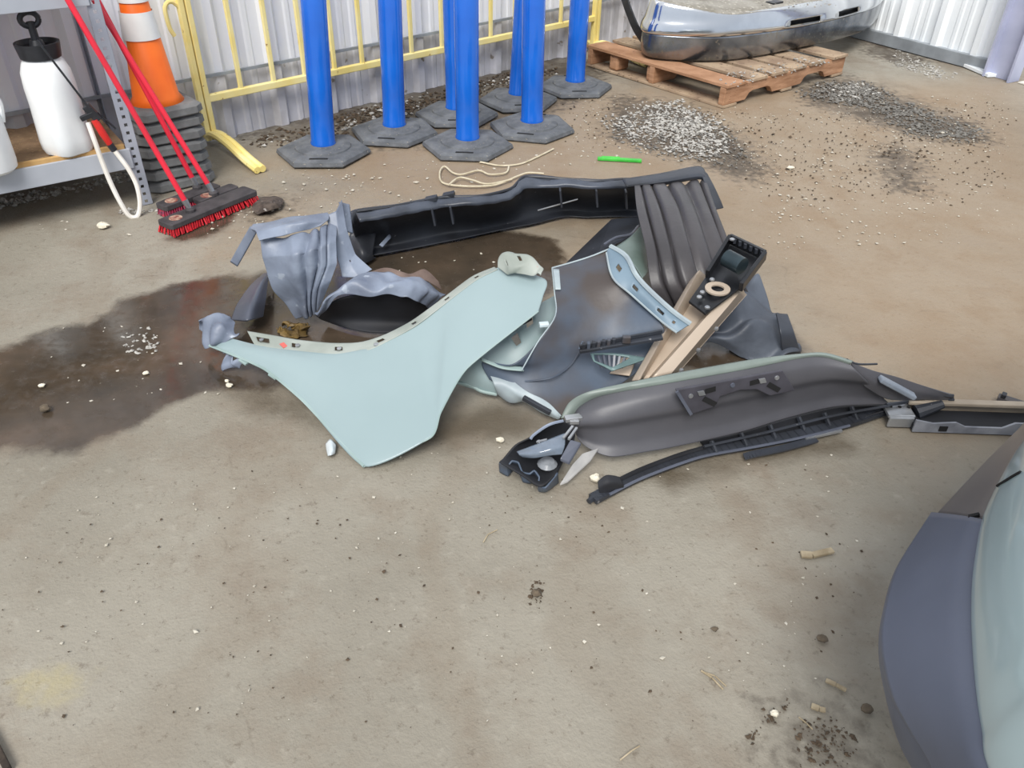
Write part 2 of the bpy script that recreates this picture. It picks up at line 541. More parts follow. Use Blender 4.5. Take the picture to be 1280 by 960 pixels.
# apron outside the doorway, sunlight painted into its pale colour
ap = MB()
q0 = cx + R_DIR * 0.12
ap.prism([q0 + Z3 * 0.001, q0 + R_DIR * 1.3 + Z3 * 0.001, q0 + R_DIR * 1.3 - R_N * 4 + Z3 * 0.001, q0 - R_N * 4 + Z3 * 0.001], (0, 0, 0.006))
o = ap.build('trim_2', mat('apron_painted_sun', '#D8D4CA', '#C9C4B8', rough=0.8, scale=3)); tag(o, 'ground outside the doorway, painted pale to look sunlit', kind='structure')
# ------------------------------------------------------------------ shelving rack
m_rack = mat('rack_grey', '#A9AEB8', '#959AA6', rough=0.45, scale=5)
m_beam = mat('beam_grey', '#B6BBC3', '#A6ABB4', rough=0.4, scale=4)
m_chip = mat('chipboard', '#A08466', '#82694E', rough=0.85, scale=14, speck='#A98D66', speck_scale=60, speck_at=0.6)
m_board_edge = mat('board_edge', '#C9A36B', '#B08A55', rough=0.8, scale=20)
S_DIR = az(53.6); S_BACK = az(-36.4)            # along the rack, into the rack
FU = P(191, 254)
S_N = -S_BACK
def SF(px, py, off=0.0):
    """point on the rack's front plane, pushed off towards the room"""
    return on_plane(px, py, FU + S_N * off, S_N)

rack = thing('storage_rack', 'grey perforated steel storage rack with a chipboard bottom shelf', 'rack', FU)
DECK = 0.25
def upright(foot, sgn, height=1.9):
    """L-shaped perforated post: two thin plates with real slots"""
    pitch = 0.032
    for d, w0 in ((S_DIR * -1, 0.046), (S_BACK * sgn, 0.04)):
        n = int(height / pitch)
        us = [0, 0.36, 0.64, 1.0]
        v, f = [], []
        zs = []
        for k in range(n):
            zs += [k * pitch, k * pitch + pitch * 0.3, k * pitch + pitch * 0.7]
        zs.append(n * pitch)
        for z in zs:
            for u in us: v.append(foot + d * (w0 * u) + Z3 * z)
        for r in range(len(zs) - 1):
            for c in range(3):
                if c == 1 and r % 3 == 1: continue
                a_ = r * 4 + c
                f.append((a_, a_ + 1, a_ + 5, a_ + 4))
        mesh_obj('upright', v, f, m_rack, rack, thick=0.003)
upright(FU, 1)
upright(FU + S_BACK * 0.55, -1)
RL = 1.9
upright(FU - S_DIR * RL, 1); upright(FU - S_DIR * RL + S_BACK * 0.55, -1)
for z0, z1 in ((0.165, 0.245), (0.775, 0.87)):
    for off in (-0.004, 0.55):
        mb = MB()
        a_ = FU - S_DIR * 0.035 + S_BACK * off; b_ = FU - S_DIR * RL + S_BACK * off
        mb.bar(a_ + Z3 * ((z0 + z1) / 2), b_ + Z3 * ((z0 + z1) / 2), 0.012, z1 - z0)
        mb.bar(a_ + Z3 * (z0 + 0.006) + S_BACK * 0.012, b_ + Z3 * (z0 + 0.006) + S_BACK * 0.012, 0.03, 0.006)
        mb.build('beam', m_beam, rack, bevel=0.002)
for z in (DECK - 0.0, 0.875):
    mb = MB()
    c_ = FU - S_DIR * (RL / 2 + 0.01) + S_BACK * 0.275 + Z3 * (z - 0.006)
    mb.box(c_, (RL - 0.06, 0.52, 0.012), (S_DIR, S_BACK, Z3))
    mb.build('shelf_board', m_chip, rack)
mb = MB(); mb.bar(FU - S_DIR * 0.05 + Z3 * (DECK + 0.002) + S_BACK * 0.012, FU - S_DIR * (RL - 0.05) + Z3 * (DECK + 0.002) + S_BACK * 0.012, 0.022, 0.016)
mb.build('front_edge', m_board_edge, rack)

# ------------------------------------------------------------------ pump sprayer
m_tank = mat('milky_plastic', '#F1F3F3', '#E2E6E8', rough=0.35, scale=5, bump=0.05, bscale=20)
m_blackp = mat('black_plastic', '#1E2024', '#2A2C31', rough=0.42, scale=20)
m_redp = mat('red_plastic', '#D8322C', '#C22420', rough=0.35, scale=10)
m_hose = mat('white_hose', '#E9E6DF', '#DAD5CB', rough=0.4, scale=10)
sp = P(89, 190, DECK)
spr = thing('pump_sprayer', 'white pump sprayer with black cap, wand and hanging hose on the rack', 'sprayer', sp)
mb = MB()
def lob(a, z):
    return 1 + (0.07 * math.cos(5 * a) if z < 0.1 else 0.07 * math.cos(5 * a) * max(0, 1 - (z - 0.1) / 0.08))
mb.lathe([(0.06, 0.0), (0.08, 0.01), (0.088, 0.03), (0.09, 0.06), (0.089, 0.12), (0.09, 0.2), (0.09, 0.26), (0.086, 0.31), (0.072, 0.345), (0.052, 0.365), (0.05, 0.375)], 30, sp, mod=lob)
tank = mb.build('tank', m_tank, spr, smooth=True)
mb = MB(); mb.lathe([(0.056, 0.352), (0.07, 0.36), (0.077, 0.405), (0.077, 0.412), (0.07, 0.412), (0.064, 0.395), (0.03, 0.392), (0.02, 0.42)], 26, sp)
mb.build('cap', m_blackp, spr, smooth=True)
mb = MB()
h0 = sp + Z3 * 0.4
mb.tube([h0, h0 + Z3 * 0.08], 0.014, 10)
loop = [h0 + Z3 * 0.07 + S_DIR * (0.03 * math.cos(t)) + Z3 * (0.018 + 0.024 * math.sin(t)) for t in np.linspace(0, 2 * math.pi, 20)]
mb.tube(loop, 0.01, 8)
mb.build('pump_handle', m_blackp, spr, smooth=True)
off_t = (sp - FU).dot(S_N) + 0.1
mb = MB(); mb.tube([SF(46, 50, off_t), SF(80, 94, off_t + 0.01), SF(112, 136, off_t + 0.03)], 0.0042, 6)
mb.build('wand', m_blackp, spr, smooth=True)
mb = MB()
g0, g1 = SF(107, 132, 0.02), SF(124, 150, 0.03)
mb.bar(g0, g1, 0.022, 0.03); mb.bar(SF(101, 149, 0.02), SF(119, 141, 0.03), 0.016, 0.018); mb.tube([SF(122, 141, 0.03), SF(145, 161, 0.035)], 0.004, 6)
mb.build('trigger', m_blackp, spr, bevel=0.002)
mb = MB(); mb.tube([SF(118, 150, 0.03), SF(128, 166, 0.035), SF(138, 181, 0.04)], [0.013, 0.0145, 0.012], 10)
gr = mb.build('grip', m_redp, spr, smooth=True)
mb = MB(); mb.tube([SF(137, 180, 0.04), SF(143, 188, 0.042)], 0.013, 10); mb.build('collar', m_blackp, gr, smooth=True)
mb = MB()
hp = [(110, 153, 0.02), (118, 175, 0.04), (128, 203, 0.055), (139, 230, 0.07), (151, 254, 0.085), (162, 270, 0.095), (172, 270, 0.1), (175, 254, 0.095), (171, 232, 0.085), (161, 212, 0.07), (150, 197, 0.055), (142, 187, 0.042)]
mb.tube(curve([SF(*q) for q in hp], 60), 0.0095, 8)
mb.build('hose', m_hose, spr, smooth=True)

# white jug at the frame's left edge
jp = P(-8, 214, DECK)
jug = thing('plastic_jug', 'white plastic jug at the far left end of the rack shelf', 'jug', jp)
mb = MB(); mb.lathe([(0.07, 0), (0.085, 0.012), (0.088, 0.04), (0.088, 0.17), (0.08, 0.215), (0.05, 0.265), (0.026, 0.29), (0.024, 0.32)], 26, jp)
mb.build('body', m_tank, jug, smooth=True)
mb = MB(); mb.lathe([(0.028, 0.315), (0.028, 0.34), (0.02, 0.345)], 18, jp); mb.build('cap', m_blackp, jug, smooth=True)
mb = MB(); mb.tube(curve([jp + Z3 * 0.29 + S_DIR * 0.02, jp + Z3 * 0.3 + S_DIR * 0.07, jp + Z3 * 0.24 + S_DIR * 0.095, jp + Z3 * 0.17 + S_DIR * 0.084], 14), 0.011, 8)
mb.build('handle', m_tank, jug, smooth=True)

# ------------------------------------------------------------------ traffic cones, nested in a stack
m_orange = mat('orange_vinyl', '#FF7A22', '#F26A16', rough=0.45, scale=6)
m_band = mat('white_band', '#F4F4F0', '#E6E6E2', rough=0.35, scale=8)
m_rubber_base = mat('cone_base_rubber', '#7A7B7B', '#636464', rough=0.85, scale=14, bump=0.15)
NC = 7; CT = 0.05
CC = P(196, 124, NC * CT); CC.z = 0
ords = ['lowest', 'second from the bottom', 'third from the bottom', 'middle', 'third from the top', 'second from the top', 'topmost']
def cone_radius(z): return 0.1 - (0.1 - 0.026) * (z / 0.69)
def ring(z0, z1, add):
    b = MB(); b.lathe([(cone_radius(z0) + add, z0), (cone_radius(z1) + add, z1)], 28)
    b.f = b.f[:-2]
    return b
cone = thing('traffic_cone', 'x', 'traffic cone', CC, 'traffic cones nested in a stack')
b = MB(); b.lathe([(cone_radius(0) + 0.01, CT * 0.9), (cone_radius(0.06), CT + 0.02), (cone_radius(0.69), 0.72), (0.02, 0.73)], 28); b.f = b.f[:-2]
b.build('cone_body', m_orange, cone, smooth=True, local=True, thick=0.003, off=-1)
for z0, z1 in ((0.268, 0.37), (0.405, 0.5)):
    ring(z0 + 0.03, z1 + 0.03, 0.002 + 0.0045).build('reflective_band', m_band, cone, smooth=True, local=True)
b = MB()
hs = 0.145
def sq(h, z, c=0.035):
    return [Vector(p + (z,)) for p in ((-h + c, -h), (h - c, -h), (h, -h + c), (h, h - c), (h - c, h), (-h + c, h), (-h, h - c), (-h, -h + c))]
q = [sq(hs - 0.006, 0.002), sq(hs, 0.008), sq(hs - 0.002, 0.034), sq(hs - 0.02, 0.045), sq(0.11, 0.045)]
v = [p for r in q for p in r]
f = [(i * 8 + j, i * 8 + (j + 1) % 8, (i + 1) * 8 + (j + 1) % 8, (i + 1) * 8 + j) for i in range(4) for j in range(8)] + [tuple(range(7, -1, -1)), tuple(range(32, 40))]
b.add(v, f); b.build('base', m_rubber_base, cone, local=True)
crot = math.radians(-52)
for i in range(NC):
    c = cone if i == 0 else copy_tree(cone)
    c.location = CC + Vector((random.uniform(-.006, .006), random.uniform(-.006, .006), i * CT))
    c.rotation_euler = (0, 0, crot + random.uniform(-0.09, 0.09))
    c['label'] = ('orange traffic cone with white bands, topmost of the stack beside the rack' if i == NC - 1
                  else 'dark square cone base, ' + ords[i] + ' of the cone stack beside the rack')

# ------------------------------------------------------------------ push brooms
m_block = mat('broom_block', '#4A4648', '#363335', rough=0.75, scale=20, bump=0.1)
m_bristle = mat('red_bristle', '#D0222E', '#A01824', rough=0.6, scale=90, lo=0.4, hi=0.6)
m_bristle2 = mat('faded_bristle', '#B03048', '#7A3550', rough=0.6, scale=90, lo=0.4, hi=0.6)
m_red_handle = mat('red_handle', '#E0283E', '#C82034', rough=0.35, scale=10, stretch=(1, 1, 0.2))
m_tip = mat('zinc', '#A9ABAE', '#8C8E92', rough=0.35, metal=0.8, scale=20)
def broom(label, c, d, length, foot_px, top, mbr, deep=0.09, handle_len=1.42):
    c = Vector((c.x, c.y, 0)); d = d.normalized(); n = Vector((d.y, -d.x, 0))
    t = thing('push_broom', label, 'broom', c, 'red push brooms leaning on the rack')
    mb = MB()
    h = length / 2; w = deep / 2; h_, w_ = h, w
    pl = [(-h, -w + 0.008), (-h + 0.008, -w), (h - 0.008, -w), (h, -w + 0.008), (h, w - 0.008), (h - 0.008, w), (-h + 0.008, w), (-h, w - 0.008)]
    mb.prism([c + d * a + n * b_ + Z3 * 0.03 for a, b_ in pl], (0, 0, 0.022))
    mb.build('block', m_block, t, bevel=0.003)
    # bristle tufts, flaring outwards
    mb = MB()
    nu_ = int(length / 0.011)
    for i in range(nu_):
        for j in range(6):
            a_ = -h + 0.008 + (length - 0.016) * i / (nu_ - 1); b_ = (-w + 0.006 + (deep - 0.012) * j / 5)
            p0 = c + d * a_ + n * b_ + Z3 * 0.032
            flare = 1.0 + 0.22
            p1 = c + d * (a_ * (1 + 0.03) + random.uniform(-.004, .004)) + n * (b_ * flare + random.uniform(-.004, .004)) + Z3 * 0.002
            mb.tube([p0, p1], [0.0035, 0.0045], 4, cap=False)
    mb.build('bristles', mbr, t, smooth=False)
    foot = P(*foot_px, 0.056)
    r_ = foot - c; foot = c + d * max(-h_ + .03, min(h_ - .03, r_.dot(d))) + n * max(-w_ + .015, min(w_ - .015, r_.dot(n))) + Z3 * 0.056
    dv = (top - foot).normalized()
    mb = MB(); mb.tube([foot + dv * 0.04, foot + dv * handle_len], 0.0108, 10)
    mb.build('handle', m_red_handle, t, smooth=True)
    mb = MB(); mb.tube([foot - dv * 0.008, foot + dv * 0.045], [0.009, 0.0135], 10)
    mb.build('handle_tip', m_tip, t, smooth=True)
    mb = MB(); mb.lathe([(0.02, 0.05), (0.02, 0.062), (0.014, 0.068)], 12, (foot.x, foot.y, 0)); mb.build('socket', m_block, t)
    # worn round sticker on the block
    mb = MB(); s_ = c - d * (h - 0.055) + Z3 * 0.0515
    mb.lathe([(0.026, 0), (0.026, 0.0015)], 18, s_)
    mb.build('sticker', m_stick, t)
    return t
m_stick = mat('worn_sticker', '#B59A86', '#7A3A33', rough=0.7, scale=60)
f_a, f_b = P(212, 276, 0.05), P(307, 238, 0.05)
dA = (f_b - f_a); dA.z = 0
cA = (f_a + f_b) / 2; nA = Vector((dA.y, -dA.x, 0)).normalized()
broom('red push broom with the front black head and worn sticker', cA + nA * 0.0, dA, 0.43, (238, 263), SF(85, 0, 0.05), m_bristle)
broom('red push broom whose head sits right behind the front broom head', cA - nA * 0.083 + dA.normalized() * 0.1, dA, 0.2, (273, 244), SF(141, 38, -0.06), m_bristle, deep=0.06, handle_len=1.25)
broom('red push broom with faded bristles, head nearest the cone stack', cA - nA * 0.155 + dA.normalized() * 0.02, dA, 0.28, (243, 233), SF(141, 36, -0.10), m_bristle2, deep=0.07, handle_len=1.25)

# ------------------------------------------------------------------ yellow barrier
m_yellow = mat('yellow_paint', '#F6E8A8', '#F0DA84', rough=0.5, scale=7, speck='#8A5A2C', speck_scale=30, speck_at=0.7)
FL, FR = P(266, 182), P(742, 66)
BD = (FR - FL); BL = BD.length; BD.normalize(); BN = Vector((BD.y, -BD.x, 0))
bar = thing('crowd_barrier', 'yellow steel crowd barrier with bent feet along the ribbed wall', 'barrier', FL)
RZ = 0.225
def up_pt(s, z, off=0.0): return FL + BD * s + Z3 * z + BN * off
for s in (0.0, BL):
    mb = MB()
    for k in (-1, 1): mb.bar(up_pt(s + 0.016 * k, 0.03), up_pt(s + 0.016 * k, 1.1), 0.026, 0.034, BN)
    mb.build('post', m_yellow, bar, bevel=0.004)
    mb = MB()
    pts = curve([up_pt(s, 0.05, 0.0), up_pt(s, 0.075, 0.07), up_pt(s, 0.065, 0.2), up_pt(s, 0.03, 0.36), up_pt(s, 0.014, 0.47)], 14)
    for k in (-1, 1): mb.tube([p + BD * (0.014 * k) for p in pts], 0.017, 8)
    pts = curve([up_pt(s, 0.05, 0.0), up_pt(s, 0.065, -0.04), up_pt(s, 0.012, -0.1)], 8)
    for k in (-1, 1): mb.tube([p + BD * (0.014 * k) for p in pts], 0.015, 8)
    mb.build('foot', m_yellow, bar, smooth=True)
for z in (RZ, 1.08):
    mb = MB(); mb.bar(up_pt(0.02, z), up_pt(BL - 0.02, z), 0.03, 0.034)
    mb.build('rail', m_yellow, bar, bevel=0.004)
for s in (0.2, 0.38, 0.56, 0.74, 0.915, 1.09, 1.25, 1.47, 1.66, 1.85, 2.05, 2.25, 2.46, 2.64):
    mb = MB(); mb.bar(up_pt(s, RZ + 0.01), up_pt(s, 1.07), 0.022, 0.018, BN)
    mb.build('picket', m_yellow, bar, bevel=0.003)
mb = MB(); mb.tube(curve([up_pt(-0.01, 0.62), up_pt(-0.05, 0.66), up_pt(-0.085, 0.64), up_pt(-0.085, 0.56), up_pt(-0.07, 0.52)], 14), 0.01, 8)
mb.build('hook', m_yellow, bar, smooth=True)

# ------------------------------------------------------------------ blue delineator posts
m_blue = mat('blue_plastic', '#1566CC', '#115ABC', rough=0.22, scale=4, coat=0.5)
m_rub = mat('recycled_rubber', '#6D7074', '#55585C', rough=0.85, scale=16, bump=0.2, bscale=120, speck='#8F8A80', speck_scale=90, speck_at=0.66)
post = thing('delineator_post', 'x', 'post', (0, 0, 0), 'blue delineator posts on black rubber bases')
b = MB(); b.lathe([(0.06, 0.05), (0.061, 0.058), (0.057, 0.066), (0.056, 0.2), (0.0565, 0.75), (0.05, 0.76), (0.05, 0.86), (0.056, 0.87), (0.055, 1.08), (0.04, 1.1)], 28)
b.build('tube', m_blue, post, smooth=True, local=True)
b = MB()
def hexr(r, z): return [Vector((r * math.cos(math.radians(60 * k)), r * math.sin(math.radians(60 * k)), z)) for k in range(6)]
q = [hexr(0.224, 0.002), hexr(0.228, 0.008), hexr(0.222, 0.024), hexr(0.2, 0.034)]
v = [p for r in q for p in r]
f = [(i * 6 + j, i * 6 + (j + 1) % 6, (i + 1) * 6 + (j + 1) % 6, (i + 1) * 6 + j) for i in range(3) for j in range(6)] + [tuple(range(5, -1, -1)), tuple(range(18, 24))]
b.add(v, f)
bs = b.build('base', m_rub, post, local=True)
b = MB(); b.lathe([(0.135, 0.033), (0.132, 0.041), (0.085, 0.052), (0.0, 0.053)], 28)
b.build('ring', m_rub, bs, smooth=True, local=True)
m_slot = mat('slot_black', '#121212', '#1a1a1a', rough=0.9)
for sy in (-1, 1):
    b = MB(); b.box((0, 0.165 * sy, 0.0345), (0.085, 0.014, 0.003)); b.build('grip_slot', m_slot, bs, local=True)
pos = [((405, 178), 'leftmost blue post, nearest the yellow barrier foot'),
       ((494, 155), 'second blue post from the left, between two barrier pickets'),
       ((569, 134), 'blue post half hidden right behind the frontmost blue post'),
       ((583, 171), 'frontmost blue post with a grip slot in its base'),
       ((648, 116), 'blue post half hidden behind the second post from the right'),
       ((665, 150), 'second blue post from the right, in front of the half hidden one'),
       ((719, 100), 'rightmost blue post beside the wooden pallet')]
xy = [np.array(tuple(P(p[0], p[1], 0.053)))[:2] for p, _ in pos]
for it in range(60):                       # let touching bases settle side by side
    for i in range(7):
        for j in range(i):
            d = xy[i] - xy[j]; L_ = np.hypot(*d)
            if L_ < 0.425:
                sft = d / L_ * (0.425 - L_) * 0.5
                xy[i] += sft; xy[j] -= sft
lean = [(0.0, 0.055), (0.0, 0.035), (0, 0), (0, 0.008), (0.0, 0.045), (0, -0.012), (0.0, 0.0)]
for i, (p, lab) in enumerate(pos):
    o = post if i == 0 else copy_tree(post)
    o.location = (xy[i][0], xy[i][1], 0.0)
    o.rotation_euler = (0, 0, math.radians([4, -6, 3, -2, 8, -12, 6][i]))
    o['label'] = lab
    [c for c in o.children if c.name.startswith('tube')][0].rotation_euler = (0, lean[i][1], 0)

# ------------------------------------------------------------------ pallet
m_wood = mat('pallet_wood', '#B88E6E', '#946C4E', rough=0.8, scale=7, stretch=(1, 1, 6), bump=0.15, speck='#6E4A33', speck_scale=40, speck_at=0.66)
m_wood2 = mat('grey_pallet_wood', '#B09A80', '#8A7460', rough=0.85, scale=6, bump=0.15, speck='#5C4A3A', speck_scale=50, speck_at=0.62)
PF, PR_, PL_ = P(903, 136), P(1052, 93), P(752, 74)
pu = (PR_ - PF).normalized(); pv = Vector((-pu.y, pu.x, 0))      # along the notched stringer, and to the back left
LU, LV = (PR_ - PF).length, 1.08
pal = thing('wooden_pallet', 'worn wooden pallet with notched stringer under the chrome bumper', 'pallet', PF)
def pp(u, v_, z=0.0): return PF + pu * u + pv * v_ + Z3 * z
for k, v0 in enumerate((0.0, LV / 2, LV)):
    prof = [(0, 0.016), (0.2, 0.016), (0.23, 0.05), (0.26, 0.06), (0.4, 0.06), (0.43, 0.05), (0.46, 0.016), (LU - 0.46, 0.016), (LU - 0.43, 0.05), (LU - 0.4, 0.06), (LU - 0.26, 0.06), (LU - 0.23, 0.05), (LU - 0.2, 0.016), (LU, 0.016), (LU, 0.112), (0, 0.112)]
    mb = MB(); mb.prism([pp(u, v0, z) for u, z in prof], pv * 0.038)
    mb.build('stringer', m_wood, pal, bevel=0.003)
ub = [0.0, 0.23, 0.42, 0.61, 0.8, LU - 0.16]
wb = [0.17, 0.14, 0.15, 0.15, 0.15, 0.16]
for u0, w_ in zip(ub, wb):
    mb = MB(); mb.prism([pp(u0, -0.012, 0.113), pp(u0 + w_, -0.012, 0.113), pp(u0 + w_, LV + 0.05, 0.113), pp(u0, LV + 0.05, 0.113)], (0, 0, 0.017))
    mb.build('deck_board', m_wood if u0 == 0 else m_wood2, pal, bevel=0.002)
for u0, w_ in ((0.0, 0.12), (LU / 2 - 0.05, 0.1), (LU - 0.12, 0.12)):
    mb = MB(); mb.prism([pp(u0, -0.005, 0.001), pp(u0 + w_, -0.005, 0.001), pp(u0 + w_, LV + 0.043, 0.001), pp(u0, LV + 0.043, 0.001)], (0, 0, 0.0145))
    mb.build('bottom_board', m_wood2, pal, bevel=0.002)
for v0 in (0.58, 0.9):
    mb = MB(); mb.box(pp(0.07, v0, 0.064), (0.11, 0.075, 0.094), (pu, pv, Z3)); mb.build('block', m_wood, pal, bevel=0.014)

# ------------------------------------------------------------------ chrome bumper on the pallet
m_chrome = mat('chrome', '#E9EBEE', '#CFD2D6', rough=0.09, metal=1.0, scale=3, rough2=0.2, bump=0.06, bscale=4)
m_chrome_d = mat('dark_chrome', '#A2A6AC', '#5E6269', rough=0.2, metal=0.9, scale=5, bump=0.05, bscale=6, speck='#9A958C', speck_scale=60, speck_at=0.62)
m_pad = mat('dusty_step_pad', '#99958C', '#807B70', rough=0.85, scale=8, speck='#B9B4A8', speck_scale=50, speck_at=0.6)
plan = [P(*q, 0.135) for q in ((812, 50), (800, 66), (808, 74), (850, 78), (900, 78), (950, 72), (1000, 63), (1050, 51), (1085, 38), (1100, 22), (1105, 5))]
plan = [Vector((p.x, p.y, 0)) for p in plan]
ctr = sum(plan, Vector()) / len(plan)
inner = (pv * 1.0 + pu * 0.25).normalized()
bump = thing('chrome_bumper', 'chrome truck bumper with a dusty step pad lying on the pallet', 'bumper', Vector((ctr.x, ctr.y, 0.132)))
def lev(z, inset): return [tuple(p + (ctr - p).normalized() * inset + Z3 * z) for p in plan]
def levt(dz, inset): return [tuple(p + (ctr - p).normalized() * inset + Z3 * ((0.45 if i < 3 else 0.43 if i == 3 else 0.398) + dz)) for i, p in enumerate(plan)]
patch('lower_valance', [lev(0.134, 0.07), lev(0.15, 0.02), lev(0.2, 0.0), lev(0.285, 0.0)], m_chrome_d, bump, nu=70, nv=14, world_pts=True)
patch('chrome_bar', [lev(0.285, -0.006), lev(0.298, -0.016), lev(0.335, -0.008), lev(0.37, 0.01), levt(0.0, 0.03), levt(0.006, 0.05)], m_chrome, bump, nu=70, nv=16, world_pts=True,
      skip=lambda u, v: (0.16 < v < 0.36) and (0.55 < u < 0.63 or 0.675 < u < 0.735))
patch('slot_backing', [[tuple(p + (ctr - p).normalized() * 0.03 + Z3 * z) for p in plan[3:9]] for z in (0.29, 0.36)], m_blackp, bump, nu=30, nv=2, world_pts=True)
pad_rows = [levt(0.0, 0.03), levt(0.008, 0.1), [tuple(p + inner * 0.3 + (ctr - p) * 0.25 + Z3 * 0.42) for p in plan], [tuple(p + inner * 0.34 + (ctr - p) * 0.28 + Z3 * 0.3) for p in plan]]
patch('step_pad', pad_rows, m_pad, bump, nu=60, nv=14, world_pts=True)
mb = MB(); mb.box(P(968, 3, 0.414), (0.1, 0.06, 0.012), (pu, pv, Z3)); mb.build('plate_recess', m_blackp, bump)

# ------------------------------------------------------------------ black strip leaning behind the pallet
a_, b_ = P(812, 60, 0.15), P(775, -6, 0.42)
pts = curve([a_, a_.lerp(b_, 0.35) - pu * 0.02, a_.lerp(b_, 0.7), b_ + pu * 0.03], 16)
mb = MB()
for p, q in zip(pts[:-1], pts[1:]): mb.bar(p, q, 0.05, 0.012, pu)
o = mb.build('rubber_strip', m_blackp, smooth=True); tag(o, 'curved black rubber strip behind the chrome bumper', 'rubber strip')

# ------------------------------------------------------------------ cord and green stick
m_cord = mat('cream_cord', '#CFC6AE', '#B8AD92', rough=0.85, scale=30)
z = 0.006
c1 = [(692, 186), (672, 196), (650, 205), (625, 207), (603, 203), (600, 203)]
c2 = [(636, 208), (632, 216), (612, 218), (598, 213), (578, 218), (566, 216), (556, 208), (550, 214), (551, 226), (562, 231), (590, 233), (620, 231), (645, 221), (660, 216), (680, 217)]
c3 = [(561, 231), (574, 222), (590, 225), (610, 230), (640, 224)]
t = thing('cord', 'thin cream cord lying in loops in front of the blue posts', 'cord', P(610, 220))
for i, c in enumerate((c1, c2, c3)):
    tube_obj('strand', curve([P(*q, z + 0.004 * i) for q in c], 60), 0.0042, m_cord, t, 6)
mb = MB(); mb.bar(P(747, 198, 0.008), P(802, 201, 0.008), 0.022, 0.014); mb.bar(P(752, 196, 0.014), P(775, 197, 0.014), 0.008, 0.008)
o = mb.build('plastic_strip', mat('green_plastic', '#4CC348', '#36A83A', rough=0.4, scale=20), bevel=0.003); tag(o, 'bright green plastic strip on the floor behind the black bumper shell', 'plastic strip')
# ------------------------------------------------------------------ pile of removed car parts
m_green = mat('pale_green_paint', '#92A4A6', '#8B9D9F', rough=0.34, scale=2, coat=0.15, speck='#98A8A3', speck_scale=30, speck_at=0.74)
m_green_in = mat('green_primer', '#9DB0AE', '#8A9E9B', rough=0.5, scale=7)
m_flange = mat('chalky_flange', '#A3A9A2', '#8F968E', rough=0.6, scale=9, speck='#B5564E', speck_scale=12, speck_at=0.72)
m_grey_pl = mat('sky_tinted_grey_plastic', '#4A5666', '#463F3C', rough=0.47, scale=3.0, lo=0.42, hi=0.58, bump=0.04, bscale=80)  # slate blue blotches paint the sky's reflection into the grey
m_black_pl = mat('black_shell_plastic', '#26282D', '#373B43', rough=0.45, scale=6, bump=0.05, bscale=60, speck='#7A7A7C', speck_scale=50, speck_at=0.72)
m_liner = mat('dusty_liner', '#8A94A5', '#687080', rough=0.45, scale=7, bump=0.35, bscale=22, speck='#9AA3B0', speck_scale=20, speck_at=0.66)
m_liner_d = mat('dark_liner', '#454244', '#393739', rough=0.45, scale=5, bump=0.08, bscale=60)
m_inside = mat('black_and_liner_shade', '#15161A', '#22242A', rough=0.7, scale=6)  # near-black plastic; also paints the shade inside the left wheel arch
m_felt = mat('brown_felt', '#7B6A62', '#5F5049', rough=0.95, scale=18, bump=0.2)
m_silver = mat('silver_metal', '#B9BBBD', '#95989C', rough=0.35, metal=0.7, scale=8)
m_dark_tr = mat('satin_trim', '#5A5F6C', '#4A4E59', rough=0.35, scale=5)
m_hole = mat('hole_black', '#0C0C0D', '#141415', rough=0.9)

# --- long black bumper shell at the back
shell = thing('bumper_shell', 'long black bumper shell lying open at the back of the parts pile', 'bumper', P(640, 290))
top = [(436, 270), (446, 264), (490, 258), (531, 250), (559, 246), (600, 245), (638, 236), (656, 221), (700, 223), (743, 226), (776, 224), (800, 224)]
bot = [(452, 320), (466, 320), (500, 313), (531, 307), (565, 300), (600, 293), (638, 286), (665, 281), (706, 271), (736, 271), (770, 271), (804, 270)]
def zr(lst, z): return [(x, y, z) for x, y in lst]
def mixr(a, b, t, z): return [(x0 + (x1 - x0) * t, y0 + (y1 - y0) * t, z) for (x0, y0), (x1, y1) in zip(a, b)]
patch('shell_panel', [mixr(top, bot, -0.02, 0.185), zr(top, 0.20), mixr(top, bot, 0.2, 0.175), mixr(top, bot, 0.55, 0.072), mixr(top, bot, 0.85, 0.012), zr(bot, 0.012)], m_black_pl, shell, nu=90, nv=26, rough=0.004, rs=14, seed=3,
      disp=lambda u, v: 0.006 * np.sin(u * 46) * np.exp(-((v - 0.35) / 0.12) ** 2))
patch('upper_ledge', [mixr(top[1:], bot[1:], 0.03, 0.203), mixr(top[1:], bot[1:], 0.16, 0.196), mixr(top[1:], bot[1:], 0.24, 0.184)], mat('dusty_lit_black', '#4A505B', '#33373F', rough=0.4, scale=8, bump=0.2, bscale=25), shell, nu=70, nv=8, rough=0.006, rs=30, seed=17)  # paler band paints dust and light on the shell's inner ledge
tube_obj('top_bead', curve([P(x, y, 0.203) for x, y in top[1:]], 60, 0.4), 0.0055, m_black_pl, shell, 6)
tube_obj('inner_rod', [P(672, 263, 0.11), P(722, 249, 0.13)], 0.003, m_silver, shell, 6)
for x, y in ((540, 258), (563, 256), (700, 236), (745, 236), (782, 238)):
    mb = MB(); a_ = P(x, y, 0.19); mb.bar(a_, a_ + Vector((0.01, 0.0, -0.07)), 0.008, 0.04, Vector((0, 1, 0))); mb.build('rib', m_black_pl, shell, bevel=0.002)
for x, y, z in ((538, 250, .2), (560, 245, .2)):
    mb = MB(); mb.bar(P(x - 6, y, z), P(x + 8, y - 3, z + .012), 0.03, 0.016); mb.build('clip_tab', m_black_pl, shell, bevel=0.002)
patch('end_pocket', [[(438, 288, .1), (455, 285, .09), (470, 292, .08)], [(436, 305, .05), (452, 312, .06), (466, 318, .03)], [(440, 325, .01), (455, 330, .012), (470, 322, .01)]], m_black_pl, shell, nu=12, nv=12)
